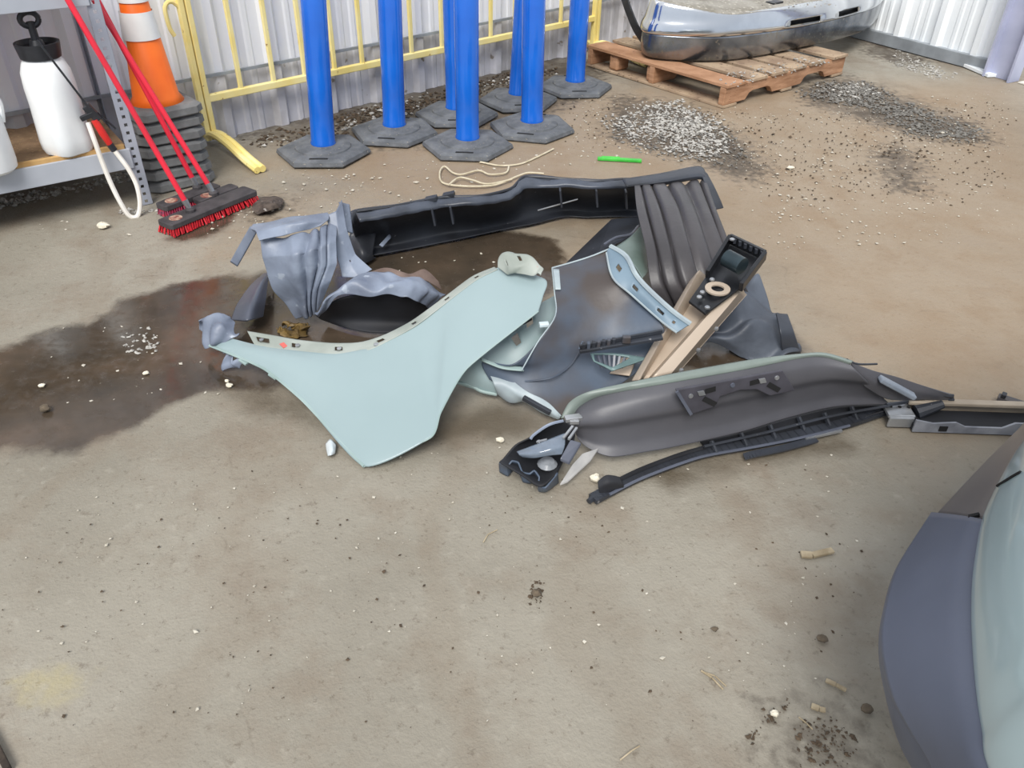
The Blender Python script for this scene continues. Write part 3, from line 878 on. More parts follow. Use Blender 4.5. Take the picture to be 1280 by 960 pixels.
patch('torn_gasket', [[(474, 306, .05), (487, 292, .06)], [(478, 309, .04), (489, 297, .05)]], m_liner, shell, nu=4, nv=4)

# --- right wheel arch liner
rl = thing('wheel_arch_liner', 'dark ribbed wheel arch liner at the right end of the pile', 'wheel liner', P(880, 400))
gro = lambda c, w: (lambda u, v: -0.016 * np.exp(-((u - c - 0.03 * v) / w) ** 2))
def ridges(u, v):
    d = np.zeros_like(u)
    for c, w in ((0.16, 0.018), (0.32, 0.02), (0.55, 0.03), (0.74, 0.035), (0.9, 0.02)): d += gro(c, w)(u, v)
    return d
patch('arch_panel', [[(793, 231, .235), (830, 229, .24), (882, 224, .235)],
                     [(796, 262, .285), (845, 258, .295), (895, 262, .275)],
                     [(807, 310, .265), (858, 304, .28), (908, 296, .25)],
                     [(814, 358, .19), (872, 354, .2), (925, 345, .18)],
                     [(832, 402, .06), (895, 402, .07), (950, 392, .06)]], m_liner_d, rl, nu=70, nv=40, disp=ridges)
patch('top_band', [[(778, 224, .24), (825, 217, .25), (872, 208, .25), (882, 216, .245)], [(782, 232, .24), (828, 226, .25), (873, 219, .25), (884, 224, .245)], [(784, 236, .22), (830, 231, .23), (873, 224, .235), (885, 228, .23)]], m_black_pl, rl, nu=24, nv=8)
patch('side_strap', [[(873, 210, .25), (884, 217, .25)], [(882, 232, .24), (893, 234, .24)], [(890, 252, .22), (901, 252, .215)], [(895, 262, .2), (904, 260, .2)]], m_black_pl, rl, nu=6, nv=16)
patch('skirt', [[(892, 352, .18), (925, 345, .17), (950, 352, .13)], [(882, 388, .13), (930, 380, .13), (966, 384, .09)], [(878, 412, .07), (932, 410, .10), (984, 403, .055)], [(876, 430, .03), (935, 432, .05), (990, 422, .035)], [(880, 438, .008), (940, 450, .008), (1000, 443, .006)]], mat('sheen_liner', '#626A76', '#3E434C', rough=0.55, scale=5, bump=0.5, bscale=16), rl, nu=60, nv=48, rough=0.04, rs=32, seed=5)
patch('corner_lobe', [[(970, 392, .12), (984, 393, .11)], [(975, 415, .1), (992, 415, .09)], [(978, 445, .01), (1001, 442, .01)]], m_black_pl, rl, nu=8, nv=12)

# --- left wheel arch liner
ll = thing('wheel_arch_liner', 'bluish grey wheel arch liner with a strap at the left end of the pile', 'wheel liner', P(380, 390))
def ridg2(u, v):
    d = np.zeros_like(u)
    for c, w, a in ((0.22, 0.08, -0.01), (0.5, 0.03, -0.016), (0.62, 0.03, -0.018), (0.82, 0.02, -0.01)): d += a * np.exp(-((u - c + 0.06 * v) / w) ** 2)
    return d
patch('ribbed_panel', [[(325, 300, .31), (365, 293, .32), (400, 284, .33), (414, 276, .33)],
                       [(328, 322, .26), (368, 318, .29), (402, 310, .3), (420, 302, .3)],
                       [(335, 346, .19), (372, 345, .22), (405, 335, .24), (425, 330, .24)],
                       [(355, 378, .08), (378, 374, .13), (395, 364, .16), (418, 350, .19)],
                       [(372, 398, .02), (384, 398, .04), (394, 393, .06), (402, 380, .1)]], m_liner, ll, nu=60, nv=40, disp=ridg2, rough=0.012, rs=30, seed=2, tu=0.2, tv=0.2)
patch('top_strap', [[(315, 281, .33), (350, 275, .34), (385, 270, .35), (411, 267, .35)], [(319, 290, .335), (352, 283, .345), (388, 277, .355), (412, 274, .35)], [(322, 302, .32), (352, 296, .325), (385, 287, .33), (405, 281, .34)]], m_liner, ll, nu=36, nv=16, rough=0.008, seed=4, rs=45, tu=0.2, tv=0.15)
patch('strap_tail', [[(313, 283, .33), (322, 288, .325)], [(302, 302, .26), (311, 308, .255)], [(288, 327, .17), (297, 333, .16)]], m_liner, ll, nu=5, nv=14)
patch('side_plate', [[(408, 269, .35), (420, 264, .36), (427, 250, .38)], [(414, 300, .29), (424, 294, .3), (433, 286, .31)], [(424, 330, .22), (436, 325, .225), (444, 318, .23)], [(428, 346, .18), (448, 347, .18), (465, 337, .19)]], m_liner, ll, nu=18, nv=26, tu=0.1, tv=0.15,
      skip=lambda u, v: abs(u - 0.55) < 0.06 and abs(v - 0.72) < 0.03)
patch('spire_fin', [[(424, 252, .375), (437, 255, .35)], [(430, 272, .33), (440, 275, .31)], [(433, 288, .3), (442, 290, .28)]], m_liner, ll, nu=6, nv=10, rough=0.006, seed=9)
patch('arch_tunnel', [[(398, 380, .13), (430, 351, .19), (475, 343, .19), (525, 347, .16), (556, 364, .1)],
                      [(395, 388, .12), (430, 358, .2), (478, 350, .205), (525, 354, .175), (553, 370, .1)],
                      [(394, 392, .09), (427, 364, .19), (476, 357, .2), (521, 361, .17), (549, 376, .085)],
                      [(395, 395, .07), (425, 372, .17), (472, 366, .18), (516, 371, .15), (542, 385, .06)]], m_liner, ll, nu=60, nv=24, rough=0.014, rs=34, seed=6, tu=0.25)
patch('arch_interior_shade', [[(394, 393, .06), (425, 373, .15), (472, 367, .16), (516, 372, .13), (541, 386, .04)], [(400, 398, .03), (428, 396, .04), (470, 398, .04), (500, 400, .03), (528, 398, .02)], [(410, 402, .006), (440, 412, .006), (470, 416, .006), (498, 414, .006), (520, 400, .006)]], m_inside, ll, nu=30, nv=12)  # dark colour stands in for the shade under the arch
patch('felt_backing', [[(446, 345, .17), (478, 335, .2), (510, 342, .18), (530, 336, .19), (548, 352, .14)], [(450, 352, .17), (480, 346, .18), (510, 350, .17), (530, 350, .16), (552, 362, .11)]], m_felt, ll, nu=30, nv=8, rough=0.006, seed=11, rs=30)

# --- dark curved flap beside the left liner
patch('splash_flap', [[(290, 400, .035), (309, 401, .075), (328, 396, .04)], [(297, 381, .055), (315, 379, .1), (331, 378, .06)], [(314, 357, .055), (326, 354, .09), (334, 354, .06)], [(331, 342, .04), (335, 342, .05), (338, 345, .03)]], m_dark_tr, None, nu=20, nv=22, thick=0.006)
tag(bpy.context.scene.objects['splash_flap'], 'dark grey curved splash flap beside the ribbed liner', 'splash flap')

# --- big pale green fender
fen = thing('car_fender', 'large pale green car fender lying across the front of the pile', 'fender', P(470, 500))
ftop = [(284, 422, .085), (318, 431, .105), (365, 438, .13), (420, 442, .16), (470, 433, .19), (515, 409, .225), (560, 376, .26), (600, 346, .29), (622, 335, .305)]
fbot = [(262, 432, .06), (290, 443, .055), (332, 462, .05), (380, 502, .035), (455, 583, .008), (538, 547, .02), (551, 515, .05), (584, 460, .14), (673, 389, .25)]
def fmix(t, b): return [(a[0] + (c[0] - a[0]) * t, a[1] + (c[1] - a[1]) * t, a[2] + (c[2] - a[2]) * t + b * (0.3 + 0.7 * math.sin(math.pi * i / 8))) for i, (a, c) in enumerate(zip(ftop, fbot))]
r1, r2, r3 = fmix(.25, .008), fmix(.5, .012), fmix(.75, .006)
r1[8] = (645, 338, .31); r2[8] = (682, 350, .3); r3[8] = (679, 370, .27)
FA, FB_, FC = P(262, 432, .06), P(455, 583, .008), P(678, 365, .28)
FN = (FB_ - FA).cross(FC - FA).normalized()
if FN.z < 0: FN = -FN
def fpl(q, lift=0.0): return tuple(on_plane(q[0], q[1], FA + FN * lift, FN))
patch('skin', [[fpl(q) for q in r] for r in (ftop, r1, r2, r3, fbot)], m_green, fen, nu=96, nv=44, thick=0.004, tu=0.3, world_pts=True,
      disp=lambda u, v: 0.02 * np.sin(np.pi * np.clip(u, 0, 1)) * (4 * v * (1 - v)) - 0.02 * np.exp(-((u - 0.66) / 0.09) ** 2) * (4 * v * (1 - v)))
# folded wheel-arch hem and door-edge hem
tube_obj('arch_hem', curve([fpl(q, .002) for q in fbot[:5]], 40, 0.3), 0.0045, m_green_in, fen, 6)
tube_obj('door_hem', curve([fpl(q) for q in fbot[4:]], 40, 0.3), 0.0028, m_green_in, fen, 6)
fl_o = [(309, 414, .115), (345, 420, .13), (373, 425, .145), (415, 429, .165), (450, 428, .185), (480, 419, .2), (515, 401, .225), (555, 372, .26), (590, 346, .29), (618, 334, .305)]
fl_i = [(318, 431, .108), (345, 436, .122), (373, 440, .138), (415, 443, .16), (455, 440, .183), (490, 424, .205), (522, 406, .232), (560, 377, .262), (596, 350, .292), (622, 337, .307)]
holes = [(0.06, 0.02), (0.2, 0.012), (0.36, 0.012), (0.52, 0.012), (0.66, 0.01), (0.78, 0.01), (0.9, 0.01)]
patch('mounting_flange', [[fpl(q, -.01) for q in fl_o], [fpl(((a[0] + b_[0]) / 2, (a[1] + b_[1]) / 2), -.002) for a, b_ in zip(fl_o, fl_i)], [fpl(q, .004) for q in fl_i]], m_flange, fen, nu=110, nv=9, thick=0.003, tu=0.4, world_pts=True,
      skip=lambda u, v: any(abs(u - c) < w and 0.34 < v < 0.66 for c, w in holes))
patch('crumpled_tip', [[(250, 402, .1), (262, 393, .12), (280, 393, .12), (293, 408, .1)], [(249, 418, .06), (262, 412, .1), (278, 410, .11), (292, 418, .09)], [(254, 430, .03), (266, 428, .06), (280, 425, .08), (288, 424, .08)]], m_liner, fen, nu=40, nv=28, rough=0.03, rs=55, seed=12)
patch('torn_bracket', [[(276, 436, .05), (290, 443, .05), (312, 452, .045)], [(279, 450, .03), (292, 452, .035), (305, 456, .03)], [(283, 461, .006), (293, 459, .01), (300, 459, .006)]], m_liner, fen, nu=24, nv=20, rough=0.02, rs=60, seed=13)
patch('hinge_bracket', [[(621, 333, .31), (628, 323, .325), (645, 320, .33), (660, 325, .33), (668, 333, .325)], [(630, 337, .312), (638, 330, .33), (650, 330, .335), (664, 334, .33), (684, 344, .31)], [(640, 338, .31), (652, 341, .315), (664, 345, .312), (674, 348, .308), (681, 352, .3)]], m_flange, fen, nu=40, nv=20, rough=0.016, rs=70, seed=14,
      skip=lambda u, v: (abs(u - .25) < .03 and abs(v - .35) < .06) or (abs(u - .6) < .03 and abs(v - .3) < .06))
for x, y, z in ((327, 425, .118), (372, 432, .146), (424, 436, .17), (470, 431, .197)):
    mb = MB(); mb.lathe([(0.007, 0), (0.007, 0.003), (0.004, 0.004)], 10, fpl((x, y), .004)); mb.build('screw_boss', m_silver, fen)
mb = MB(); mb.bar(fpl((352, 429), .003), fpl((357, 434), .003), 0.014, 0.002); mb.build('red_mark', mat('red_crayon', '#D4726A', '#C86058', rough=0.8), fen)
for x, y, z in ((305, 450, .055), (342, 468, .05)):
    mb = MB(); mb.bar(fpl((x - 5, y - 1)), fpl((x + 4, y + 5), -.004), 0.014, 0.006); mb.build('clip', m_green_in, fen, bevel=0.001)

# --- second pale green fender tucked under the grey panel
f2 = thing('car_fender', 'smaller green fender tucked between the large fender and grey panel', 'fender', P(640, 460))
patch('skin', [[(697, 368, .2), (655, 392, .18), (612, 432, .14), (590, 452, .12), (568, 477, .07)], [(697, 390, .18), (662, 424, .14), (632, 445, .11), (602, 468, .08), (585, 484, .035)], [(690, 420, .12), (670, 446, .1), (652, 470, .07), (632, 485, .045), (621, 493, .02)]], m_green, f2, nu=40, nv=20,
      skip=lambda u, v: (0.33 < u < 0.37 and 0.25 < v < 0.45) or (0.2 < u < 0.24 and 0.1 < v < 0.3))
tube_obj('hem', curve([P(*q) for q in ((568, 478, .07), (588, 482, .04), (602, 489, .03), (621, 493, .02))], 20), 0.005, m_green_in, f2, 6)
patch('inner_ledge', [[(600, 447, .14), (625, 456, .13), (653, 459, .13)], [(602, 451, .138), (628, 461, .128), (655, 464, .128)]], m_green_in, f2, nu=14, nv=4)
mb = MB(); mb.bar(P(651, 402, .2), P(662, 396, .205), 0.025, 0.012); mb.build('catch', m_black_pl, f2, bevel=0.002)
mb = MB(); mb.bar(P(674, 406, .2), P(686, 405, .2), 0.018, 0.01); mb.build('clip', mat('white_clip', '#DDEAEE', '#CBDDE4', rough=0.4), f2, bevel=0.002)

# --- grey inner panel with a pale flange
gp = thing('inner_panel', 'dark grey curved inner panel with a pale blue slotted flange', 'car panel', P(700, 500))
patch('sheet', [[(690, 335, .275), (715, 328, .285), (740, 320, .3), (762, 312, .31)],
                [(693, 365, .26), (725, 360, .26), (752, 355, .27), (770, 350, .285)],
                [(694, 395, .23), (730, 393, .215), (765, 388, .22), (793, 372, .25)],
                [(672, 428, .18), (715, 425, .165), (765, 418, .17), (830, 410, .21)],
                [(640, 456, .14), (695, 452, .12), (745, 447, .11), (815, 438, .13)],
                [(603, 452, .125), (665, 478, .08), (730, 476, .07), (795, 466, .08)],
                [(612, 474, .075), (655, 496, .05), (700, 520, .025), (745, 500, .03)]], m_grey_pl, gp, nu=50, nv=60)
fo = [(763, 308, .325), (783, 321, .32), (799, 349, .3), (836, 385, .255), (863, 405, .225)]
fi = [(758, 316, .315), (766, 347, .295), (790, 369, .265), (826, 401, .23), (846, 416, .215)]
sl = [(0.25, 0.035), (0.5, 0.03), (0.72, 0.03), (0.86, 0.018)]
patch('slotted_flange', [fo, [((a[0] + b_[0]) / 2, (a[1] + b_[1]) / 2, (a[2] + b_[2]) / 2 + .004) for a, b_ in zip(fo, fi)], fi], mat('pale_blue_flange', '#667A89', '#748896', rough=0.45, scale=12), gp, nu=70, nv=11, thick=0.004,
      skip=lambda u, v: any(abs(u - c) < w and 0.42 < v < 0.66 for c, w in sl))
m_pale = mat('pale_edge', '#A6B3B6', '#949FA5', rough=0.45, scale=14)
tube_obj('outer_bead', curve([P(x, y, z + .004) for x, y, z in fo], 40), 0.0075, m_pale, gp, 6)
tube_obj('inner_bead', curve([P(x, y, z + .003) for x, y, z in fi], 40), 0.003, m_pale, gp, 6)
tube_obj('top_bead', curve([P(690, 335, .277), P(715, 328, .287), P(740, 320, .302), P(762, 311, .315)], 20), 0.0026, m_pale, gp, 6)
tube_obj('left_bead', curve([P(690, 335, .277), P(693, 365, .262), P(694, 395, .232), P(672, 428, .182), P(652, 463, .14)], 24), 0.002, m_pale, gp, 6)
patch('corner_tape', [[(691, 336, .279), (699, 337, .279)], [(694, 362, .266), (701, 362, .266)]], m_pale, gp, nu=4, nv=6, thick=0.003)
patch('front_lip', [[(612, 470, .085), (620, 464, .09), (660, 489, .07), (686, 504, .05), (700, 519, .04)], [(617, 482, .07), (630, 484, .07), (655, 497, .055), (680, 511, .04), (699, 522, .03)], [(623, 494, .03), (638, 503, .02), (654, 501, .03), (676, 514, .02), (698, 524, .02)]], m_pale, gp, nu=30, nv=14, rough=0.004, rs=50, seed=21)
tube_obj('fold_crease', curve([P(656, 477, .083), P(690, 472, .1), P(712, 458, .105), P(724, 440, .14)], 20), 0.0025, m_grey_pl, gp, 6)
mb = MB(); mb.bar(P(654, 497, .06), P(688, 516, .04), 0.012, 0.014); mb.build('clip_rail', m_black_pl, gp, bevel=0.002)

# --- tan crash beam and its black bracket
m_tan = mat('tan_beam', '#BBAC9B', '#AD9D8B', rough=0.45, metal=0.15, scale=3)
cb = thing('crash_beam', 'tan steel crash beam with a black bracket bolted on its end', 'crash beam', P(840, 440))
near = [(790, 476, .13), (799, 475, .145), (803, 474, .11), (811, 473, .11), (816, 472, .15), (838, 467, .15), (846, 466, .09)]
far = [(862, 352, .23), (874, 338, .27), (884, 346, .22), (906, 366, .22), (914, 362, .265), (928, 361, .265), (932, 368, .2)]
mid = [tuple((np.array(a) * .5 + np.array(b_) * .5)) for a, b_ in zip(near, far)]
patch('channel', [near, mid, far], m_tan, cb, nu=42, nv=14, tu=0.0, thick=0.004, skip=None)
tube_obj('channel_lip', [P(*near[6]), P(*far[6])], 0.004, m_tan, cb, 6)
for t_ in (0.12, 0.35, 0.6):
    p = P(*near[5]).lerp(P(*far[5]), t_) + Vector((0.004, -0.006, -0.02)); mb = MB(); mb.lathe([(0.007, 0), (0.007, 0.006), (0.004, 0.008)], 10, p, axis=(0.7, -0.7, 0.1)); mb.build('bolt', m_silver, cb, smooth=True)
bpl = [(861, 376, .245), (884, 343, .275), (912, 298, .315), (956, 319, .315), (926, 359, .285), (882, 392, .245)]
mb = MB(); mb.prism([P(*q) for q in bpl], (0, 0, -0.008)); m_jet = mat('jet_black', '#131417', '#1D1F23', rough=0.35, scale=10)
br_ = mb.build('bracket_plate', m_jet, cb, bevel=0.002)
for a_, b_ in (((884, 343, .285), (912, 298, .33)), ((956, 319, .33), (926, 359, .3)), ((912, 298, .33), (956, 319, .33))):
    mb = MB(); mb.bar(P(*a_), P(*b_), 0.012, 0.03); mb.build('bracket_wall', m_jet, br_, bevel=0.002)
c0, c1_ = P(908, 322, .335), P(928, 333, .332)
tube_obj('bushing', [c0, c1_], 0.026, mat('teal_steel', '#3C4A50', '#2B363B', rough=0.3, metal=0.5, scale=10), br_, 16)
mb = MB(); rc = P(897, 361, .277)
ringv = []
for k in range(20):
    a_ = 2 * math.pi * k / 20
    for r_ in (0.017, 0.033): ringv.append(rc + Vector((math.cos(a_) * r_ * 1.1, math.sin(a_) * r_, 0.1 * math.sin(a_) * r_)))
mb.add(ringv, [(2 * k, 2 * k + 1, (2 * k + 3) % 40, (2 * k + 2) % 40) for k in range(20)])
mb.build('ring_plate', m_tan, br_, thick=0.005)
for x, y, z in ((874, 372, .262), (890, 350, .285), (884, 385, .256), (915, 300, .34), (878, 366, .265)):
    mb = MB(); mb.lathe([(0.008, 0), (0.008, 0.004), (0.005, 0.006)], 10, P(x, y, z)); mb.build('stud', m_silver, br_, smooth=True)
for k in range(6):
    p = P(918, 301, .335).lerp(P(952, 317, .335), k / 5); mb = MB(); mb.box(p, (0.008, 0.012, 0.014)); mb.build('tooth', m_black_pl, br_)
patch('end_tab', [[(777, 447, .11), (796, 445, .115)], [(770, 457, .1), (792, 458, .105)], [(762, 467, .085), (787, 470, .09)]], m_tan, cb, nu=8, nv=8)

# --- thin black clip rail lying on the grey panel
cr_ = thing('clip_rail', 'thin black plastic clip rail resting on the grey inner panel', 'plastic rail', P(775, 430, .17))
e0, e1 = P(724, 438, .185), P(828, 421, .225)
mb = MB(); mb.bar(e0, e1, 0.022, 0.01); mb.bar(e0 + Z3 * 0.012, e1 + Z3 * 0.012 + Vector((0, 0.01, 0)), 0.006, 0.012); mb.build('rail', m_black_pl, cr_, bevel=0.002)
for k in range(7):
    p = e0.lerp(e1, 0.05 + 0.06 * k); mb = MB(); mb.box(p + Z3 * 0.012, (0.008, 0.014, 0.016)); mb.build('tooth', m_grey_pl if k % 2 else m_black_pl, cr_)
mb = MB(); mb.bar(e0 + Z3 * 0.004, P(729, 427, .205), 0.005, 0.005); mb.build('prong', m_grey_pl, cr_)
mb = MB(); mb.box(P(783, 424, .225), (0.022, 0.016, 0.02)); mb.build('clip', m_grey_pl, cr_, bevel=0.002)
# broken grille insert below it
gi = thing('grille_insert', 'small broken grille insert with green edge under the clip rail', 'grille', P(770, 450, .12))
patch('frame', [[(738, 442, .15), (770, 442, .155), (812, 448, .15)], [(742, 452, .14), (756, 459, .135), (765, 464, .13)]], mat('teal_edge', '#6C8585', '#566C6C', rough=0.4, scale=12), gi, nu=20, nv=5, skip=lambda u, v: 0.1 < u < 0.75 and 0.25 < v < 0.8)
for k in range(6):
    mb = MB(); mb.bar(P(747 + 7 * k, 444, .152), P(752 + 5 * k, 460, .125), 0.006, 0.008); mb.build('fin', m_dark_tr, gi)

# --- flat black panel and dull green scrap behind the grey panel
mb = MB(); mb.prism([P(*q) for q in ((764, 274, .05), (806, 270, .08), (803, 282, .1), (786, 296, .12), (748, 316, .1), (706, 330, .03))], (0, 0, -0.006))
o = mb.build('undertray', m_black_pl, bevel=0.001); tag(o, 'flat black undertray panel between the black shell and grey panel', 'undertray')
tube_obj('rim', curve([P(755, 306, .125), P(770, 297, .135), P(788, 293, .13), P(797, 283, .12)], 16), 0.005, m_dark_tr, o, 6)
patch('door_scrap', [[(768, 310, .19), (788, 296, .19), (803, 280, .17)], [(785, 322, .21), (799, 312, .2), (808, 300, .17)], [(803, 348, .22), (810, 340, .2), (813, 335, .17)]], mat('dull_green', '#6F7F79', '#58665F', rough=0.4, scale=6), None, nu=14, nv=12)
tag(bpy.context.scene.objects['door_scrap'], 'dull green metal scrap wedged behind the slotted flange', 'metal scrap')

# ------------------------------------------------------------------ front bumper with number plate bracket
m_cover = mat('bumper_grey', '#525257', '#45454A', rough=0.45, scale=4, bump=0.03, bscale=90, speck='#8A8F98', speck_scale=14, speck_at=0.74)
m_lip = mat('sage_lip', '#7E8983', '#6D7771', rough=0.4, scale=5)
bm = thing('front_bumper', 'dark grey front bumper cover with number plate bracket and sage green lip', 'bumper', P(900, 560))
lo_ = [(701, 523, .11), (712, 503, .145), (735, 490, .18), (794, 477, .205), (850, 466, .215), (940, 450, .22), (1000, 443, .22), (1032, 442, .215), (1066, 452, .2)]
li_ = [(716, 522, .105), (725, 508, .135), (750, 495, .168), (800, 485, .193), (852, 476, .205), (930, 462, .21), (1000, 447.5, .213), (1030, 446, .208), (1062, 455, .195)]
patch('green_lip', [lo_, [(a[0] * .5 + b_[0] * .5, a[1] * .5 + b_[1] * .5, a[2] * .5 + b_[2] * .5 + .004) for a, b_ in zip(lo_, li_)], li_], m_lip, bm, nu=60, nv=6, thick=0.005)
low = [(722, 548, .055), (735, 560, .045), (765, 571, .035), (812, 564, .035), (850, 557, .035), (925, 540, .035), (985, 522, .035), (1045, 508, .04), (1112, 505, .045)]
def cmix(t, b): return [(a[0] + (c[0] - a[0]) * t, a[1] + (c[1] - a[1]) * t, a[2] + (c[2] - a[2]) * t + b) for a, c in zip(li_, low)]
patch('cover', [li_, cmix(.2, .014), cmix(.42, .016), cmix(.55, .004), cmix(.8, -.004), low], m_cover, bm, nu=80, nv=36, thick=0.004)
patch('side_wing', [[(1062, 452, .2), (1090, 463, .165), (1120, 471, .14), (1160, 484, .105), (1192, 494, .075)], [(1070, 466, .165), (1098, 480, .13), (1125, 486, .11), (1160, 492, .085), (1192, 498, .06)], [(1080, 482, .12), (1105, 497, .08), (1128, 500, .07), (1158, 499, .06), (1188, 503, .045)]], m_cover, bm, nu=36, nv=14, thick=0.005)
mb = MB(); mb.bar(P(1100, 473, .155), P(1143, 496, .1), 0.026, 0.014); mb.build('wing_insert', mat('insert_grey', '#8F98A3', '#6F7782', rough=0.3, scale=10), bm, bevel=0.004)
tube_obj('loose_wire', curve([P(1058, 449, .205), P(1072, 455, .19), (P(1096, 455, .16))], 12), 0.003, m_black_pl, bm, 6)
tube_obj('wing_edge', curve([P(1108, 506, .05), P(1135, 502, .05), P(1165, 494, .07), P(1192, 495, .075)], 14), 0.0055, m_black_pl, bm, 6)
mb = MB(); mb.box(P(1187, 501, .05), (0.018, 0.018, 0.025)); mb.build('wing_stop', m_black_pl, bm, bevel=0.004)
# number plate bracket
nb = thing  # keep name short below
def plate_pt(u, v, lift=0.0):
    """bracket plane: u along the bumper, v down its face"""
    A, B, Cc = P(842, 484, .222), P(975, 460, .228), P(855, 512, .15)
    n = (B - A).cross(Cc - A).normalized()
    if n.y > 0: n = -n
    return A + (B - A) * u + (Cc - A) * v + n * lift
out = [(0, 0), (1, 0), (1.05, .95), (.8, .98), (.7, .6), (.55, .5), (.35, .62), (.28, 1.0), (.1, 1.1), (0.02, 1.15)]
nrm = (plate_pt(0, 0, 1) - plate_pt(0, 0, 0))
mb = MB(); mb.prism([plate_pt(u, v, 0.004) for u, v in out], nrm * 0.01)
pb = mb.build('plate_bracket', mat('bracket_grey', '#46454D', '#3A3940', rough=0.5, scale=20), bm, bevel=0.003)
for u, v in ((.2, .3), (.78, .25)):
    c = plate_pt(u, v, 0.016); mb = MB(); mb.box(c, (0.018, 0.004, 0.016), ((plate_pt(1, 0) - plate_pt(0, 0)).normalized(), nrm, (plate_pt(0, 0) - plate_pt(0, 1)).normalized())); mb.build('nut', m_silver, pb, bevel=0.001)
for u0, v0, u1, v1 in ((.24, .28, .34, .24), (.2, .55, .28, .9), (.66, .28, .75, .25), (.82, .45, .9, .8)):
    mb = MB(); mb.bar(plate_pt(u0, v0, 0.0145), plate_pt(u1, v1, 0.0145), 0.014, 0.002, nrm); mb.build('slot', m_hole, pb)
for u, v in ((.1, .35), (.92, .25), (.5, .22)):
    mb = MB(); mb.lathe([(0.007, 0), (0.006, 0.004)], 10, plate_pt(u, v, 0.013), axis=nrm); mb.build('screw', m_silver if u != .5 else m_dark_tr, pb, smooth=True)
mb = MB(); mb.bar(plate_pt(0.0, 0.05, 0.016), plate_pt(0.03, 1.1, 0.016), 0.008, 0.006, nrm); mb.build('edge_rib', m_dark_tr, pb)
# lower grille
g_t = [(874, 551, .035), (925, 540.5, .035), (985, 522.5, .035), (1045, 508.5, .04), (1112, 506, .045)]
g_b = [(884, 566, .012), (940, 556, .012), (1000, 543, .012), (1060, 528, .014), (1118, 510, .03)]
patch('lower_grille', [g_t, [(a[0] * .5 + b_[0] * .5, a[1] * .5 + b_[1] * .5, .008) for a, b_ in zip(g_t, g_b)], g_b], m_inside, bm, nu=40, nv=8)
for x, y in ((889, 551), (926, 541), (962, 531), (998, 521), (1030, 516), (1064, 508)):
    mb = MB(); mb.bar(P(x, y, .045), P(x + 7, y + 17, .016), 0.008, 0.012); mb.build('grille_post', m_black_pl, bm, bevel=0.002)
tube_obj('grille_bar', curve([P(880, 558, .04), P(960, 540, .04), P(1040, 520, .042), P(1112, 507, .048)], 20), 0.004, m_black_pl, bm, 6)
lipc = [(741, 624), (760, 614), (800, 594), (850, 575), (884, 565), (940, 555), (1000, 543), (1060, 528), (1118, 508)]
lp = curve([P(x, y, .014) for x, y in lipc], 50)
mb = MB()
for p, q in zip(lp[:-1], lp[1:]): mb.bar(p, q + (q - p) * 0.05, 0.03, 0.012)
mb.build('lower_lip', m_black_pl, bm)
lp2 = curve([P(x + 2, y + 4, .02) for x, y in lipc[1:-1]], 40)
tube_obj('lip_ridge', lp2, 0.004, m_dark_tr, bm, 6)
lp3 = curve([P(x - 2, y - 6, .022) for x, y in lipc[1:5]], 30)
tube_obj('lip_channel', lp3, 0.006, m_inside, bm, 6)
patch('lip_end', [[(749, 600, .05), (760, 593, .06), (774, 596, .05)], [(748, 610, .035), (762, 604, .05), (777, 606, .035)], [(749, 620, .008), (762, 617, .012), (776, 611, .01)]], m_inside, bm, nu=12, nv=10, rough=0.006, rs=60, seed=31)
tube_obj('lip_hook', curve([P(752, 620, .015), P(742, 622, .014), P(736, 627, .012)], 8), 0.008, m_black_pl, bm, 6)
mb = MB()
sp_ = curve([P(930, 571, .012), P(945, 567, .02), P(980, 560, .014), P(1020, 549, .012)], 16)
for p, q in zip(sp_[:-1], sp_[1:]): mb.bar(p, q, 0.022, 0.005)
mb.build('splitter', m_black_pl, bm)
mb = MB(); mb.bar(P(1006, 548, .016), P(1052, 538, .016), 0.01, 0.006); mb.build('lip_scuff', m_silver, bm)
# crushed left corner
patch('corner_bowl', [[(664, 547, .09), (686, 531, .115), (704, 526, .12), (720, 534, .11)], [(645, 556, .07), (675, 550, .05), (700, 548, .05), (716, 555, .06)], [(632, 570, .055), (660, 575, .02), (688, 575, .015), (706, 572, .03)], [(624, 578, .05), (652, 594, .05), (676, 608, .05), (697, 590, .06)]], m_inside, bm, nu=26, nv=20)
zz = [(624, 578, .05), (634, 583, .045), (640, 576, .055), (648, 578, .05), (653, 590, .045), (662, 592, .05), (668, 588, .055), (674, 596, .05), (673, 606, .04), (682, 609, .045), (697, 591, .06)]
patch('torn_front', [zz, [(x, y + 4, z - .02) for x, y, z in zz], [(x + 1, min(y + 12, 614) , .004) for x, y, z in zz]], m_grey_pl, bm, nu=40, nv=6, tu=0.2)
patch('lamp_blade', [[(646, 565, .075), (665, 558, .095), (690, 548, .11), (706, 542, .115)], [(649, 568, .08), (668, 566, .1), (690, 560, .112), (706, 556, .11)], [(653, 571, .07), (668, 572, .085), (688, 569, .095), (702, 568, .095)]], mat('smoky_lens', '#7B8796', '#5A6470', rough=0.15, scale=10, coat=0.5), bm, nu=24, nv=10)
mb = MB(); mb.prism([P(*q) for q in ((713, 549, .125), (727, 553, .12), (712, 578, .09), (700, 573, .1))], (0, 0, -0.01)); mb.build('grey_tab', m_dark_tr, bm, bevel=0.003)
mb = MB(); mb.prism([P(*q) for q in ((700, 605, .03), (716, 580, .06), (728, 567, .07), (748, 560, .06), (738, 575, .04), (710, 601, .025))], (0, 0, -0.006)); mb.build('white_tab', mat('chalk_tab', '#C9C8C6', '#AFAFAF', rough=0.6, scale=20), bm, bevel=0.001)
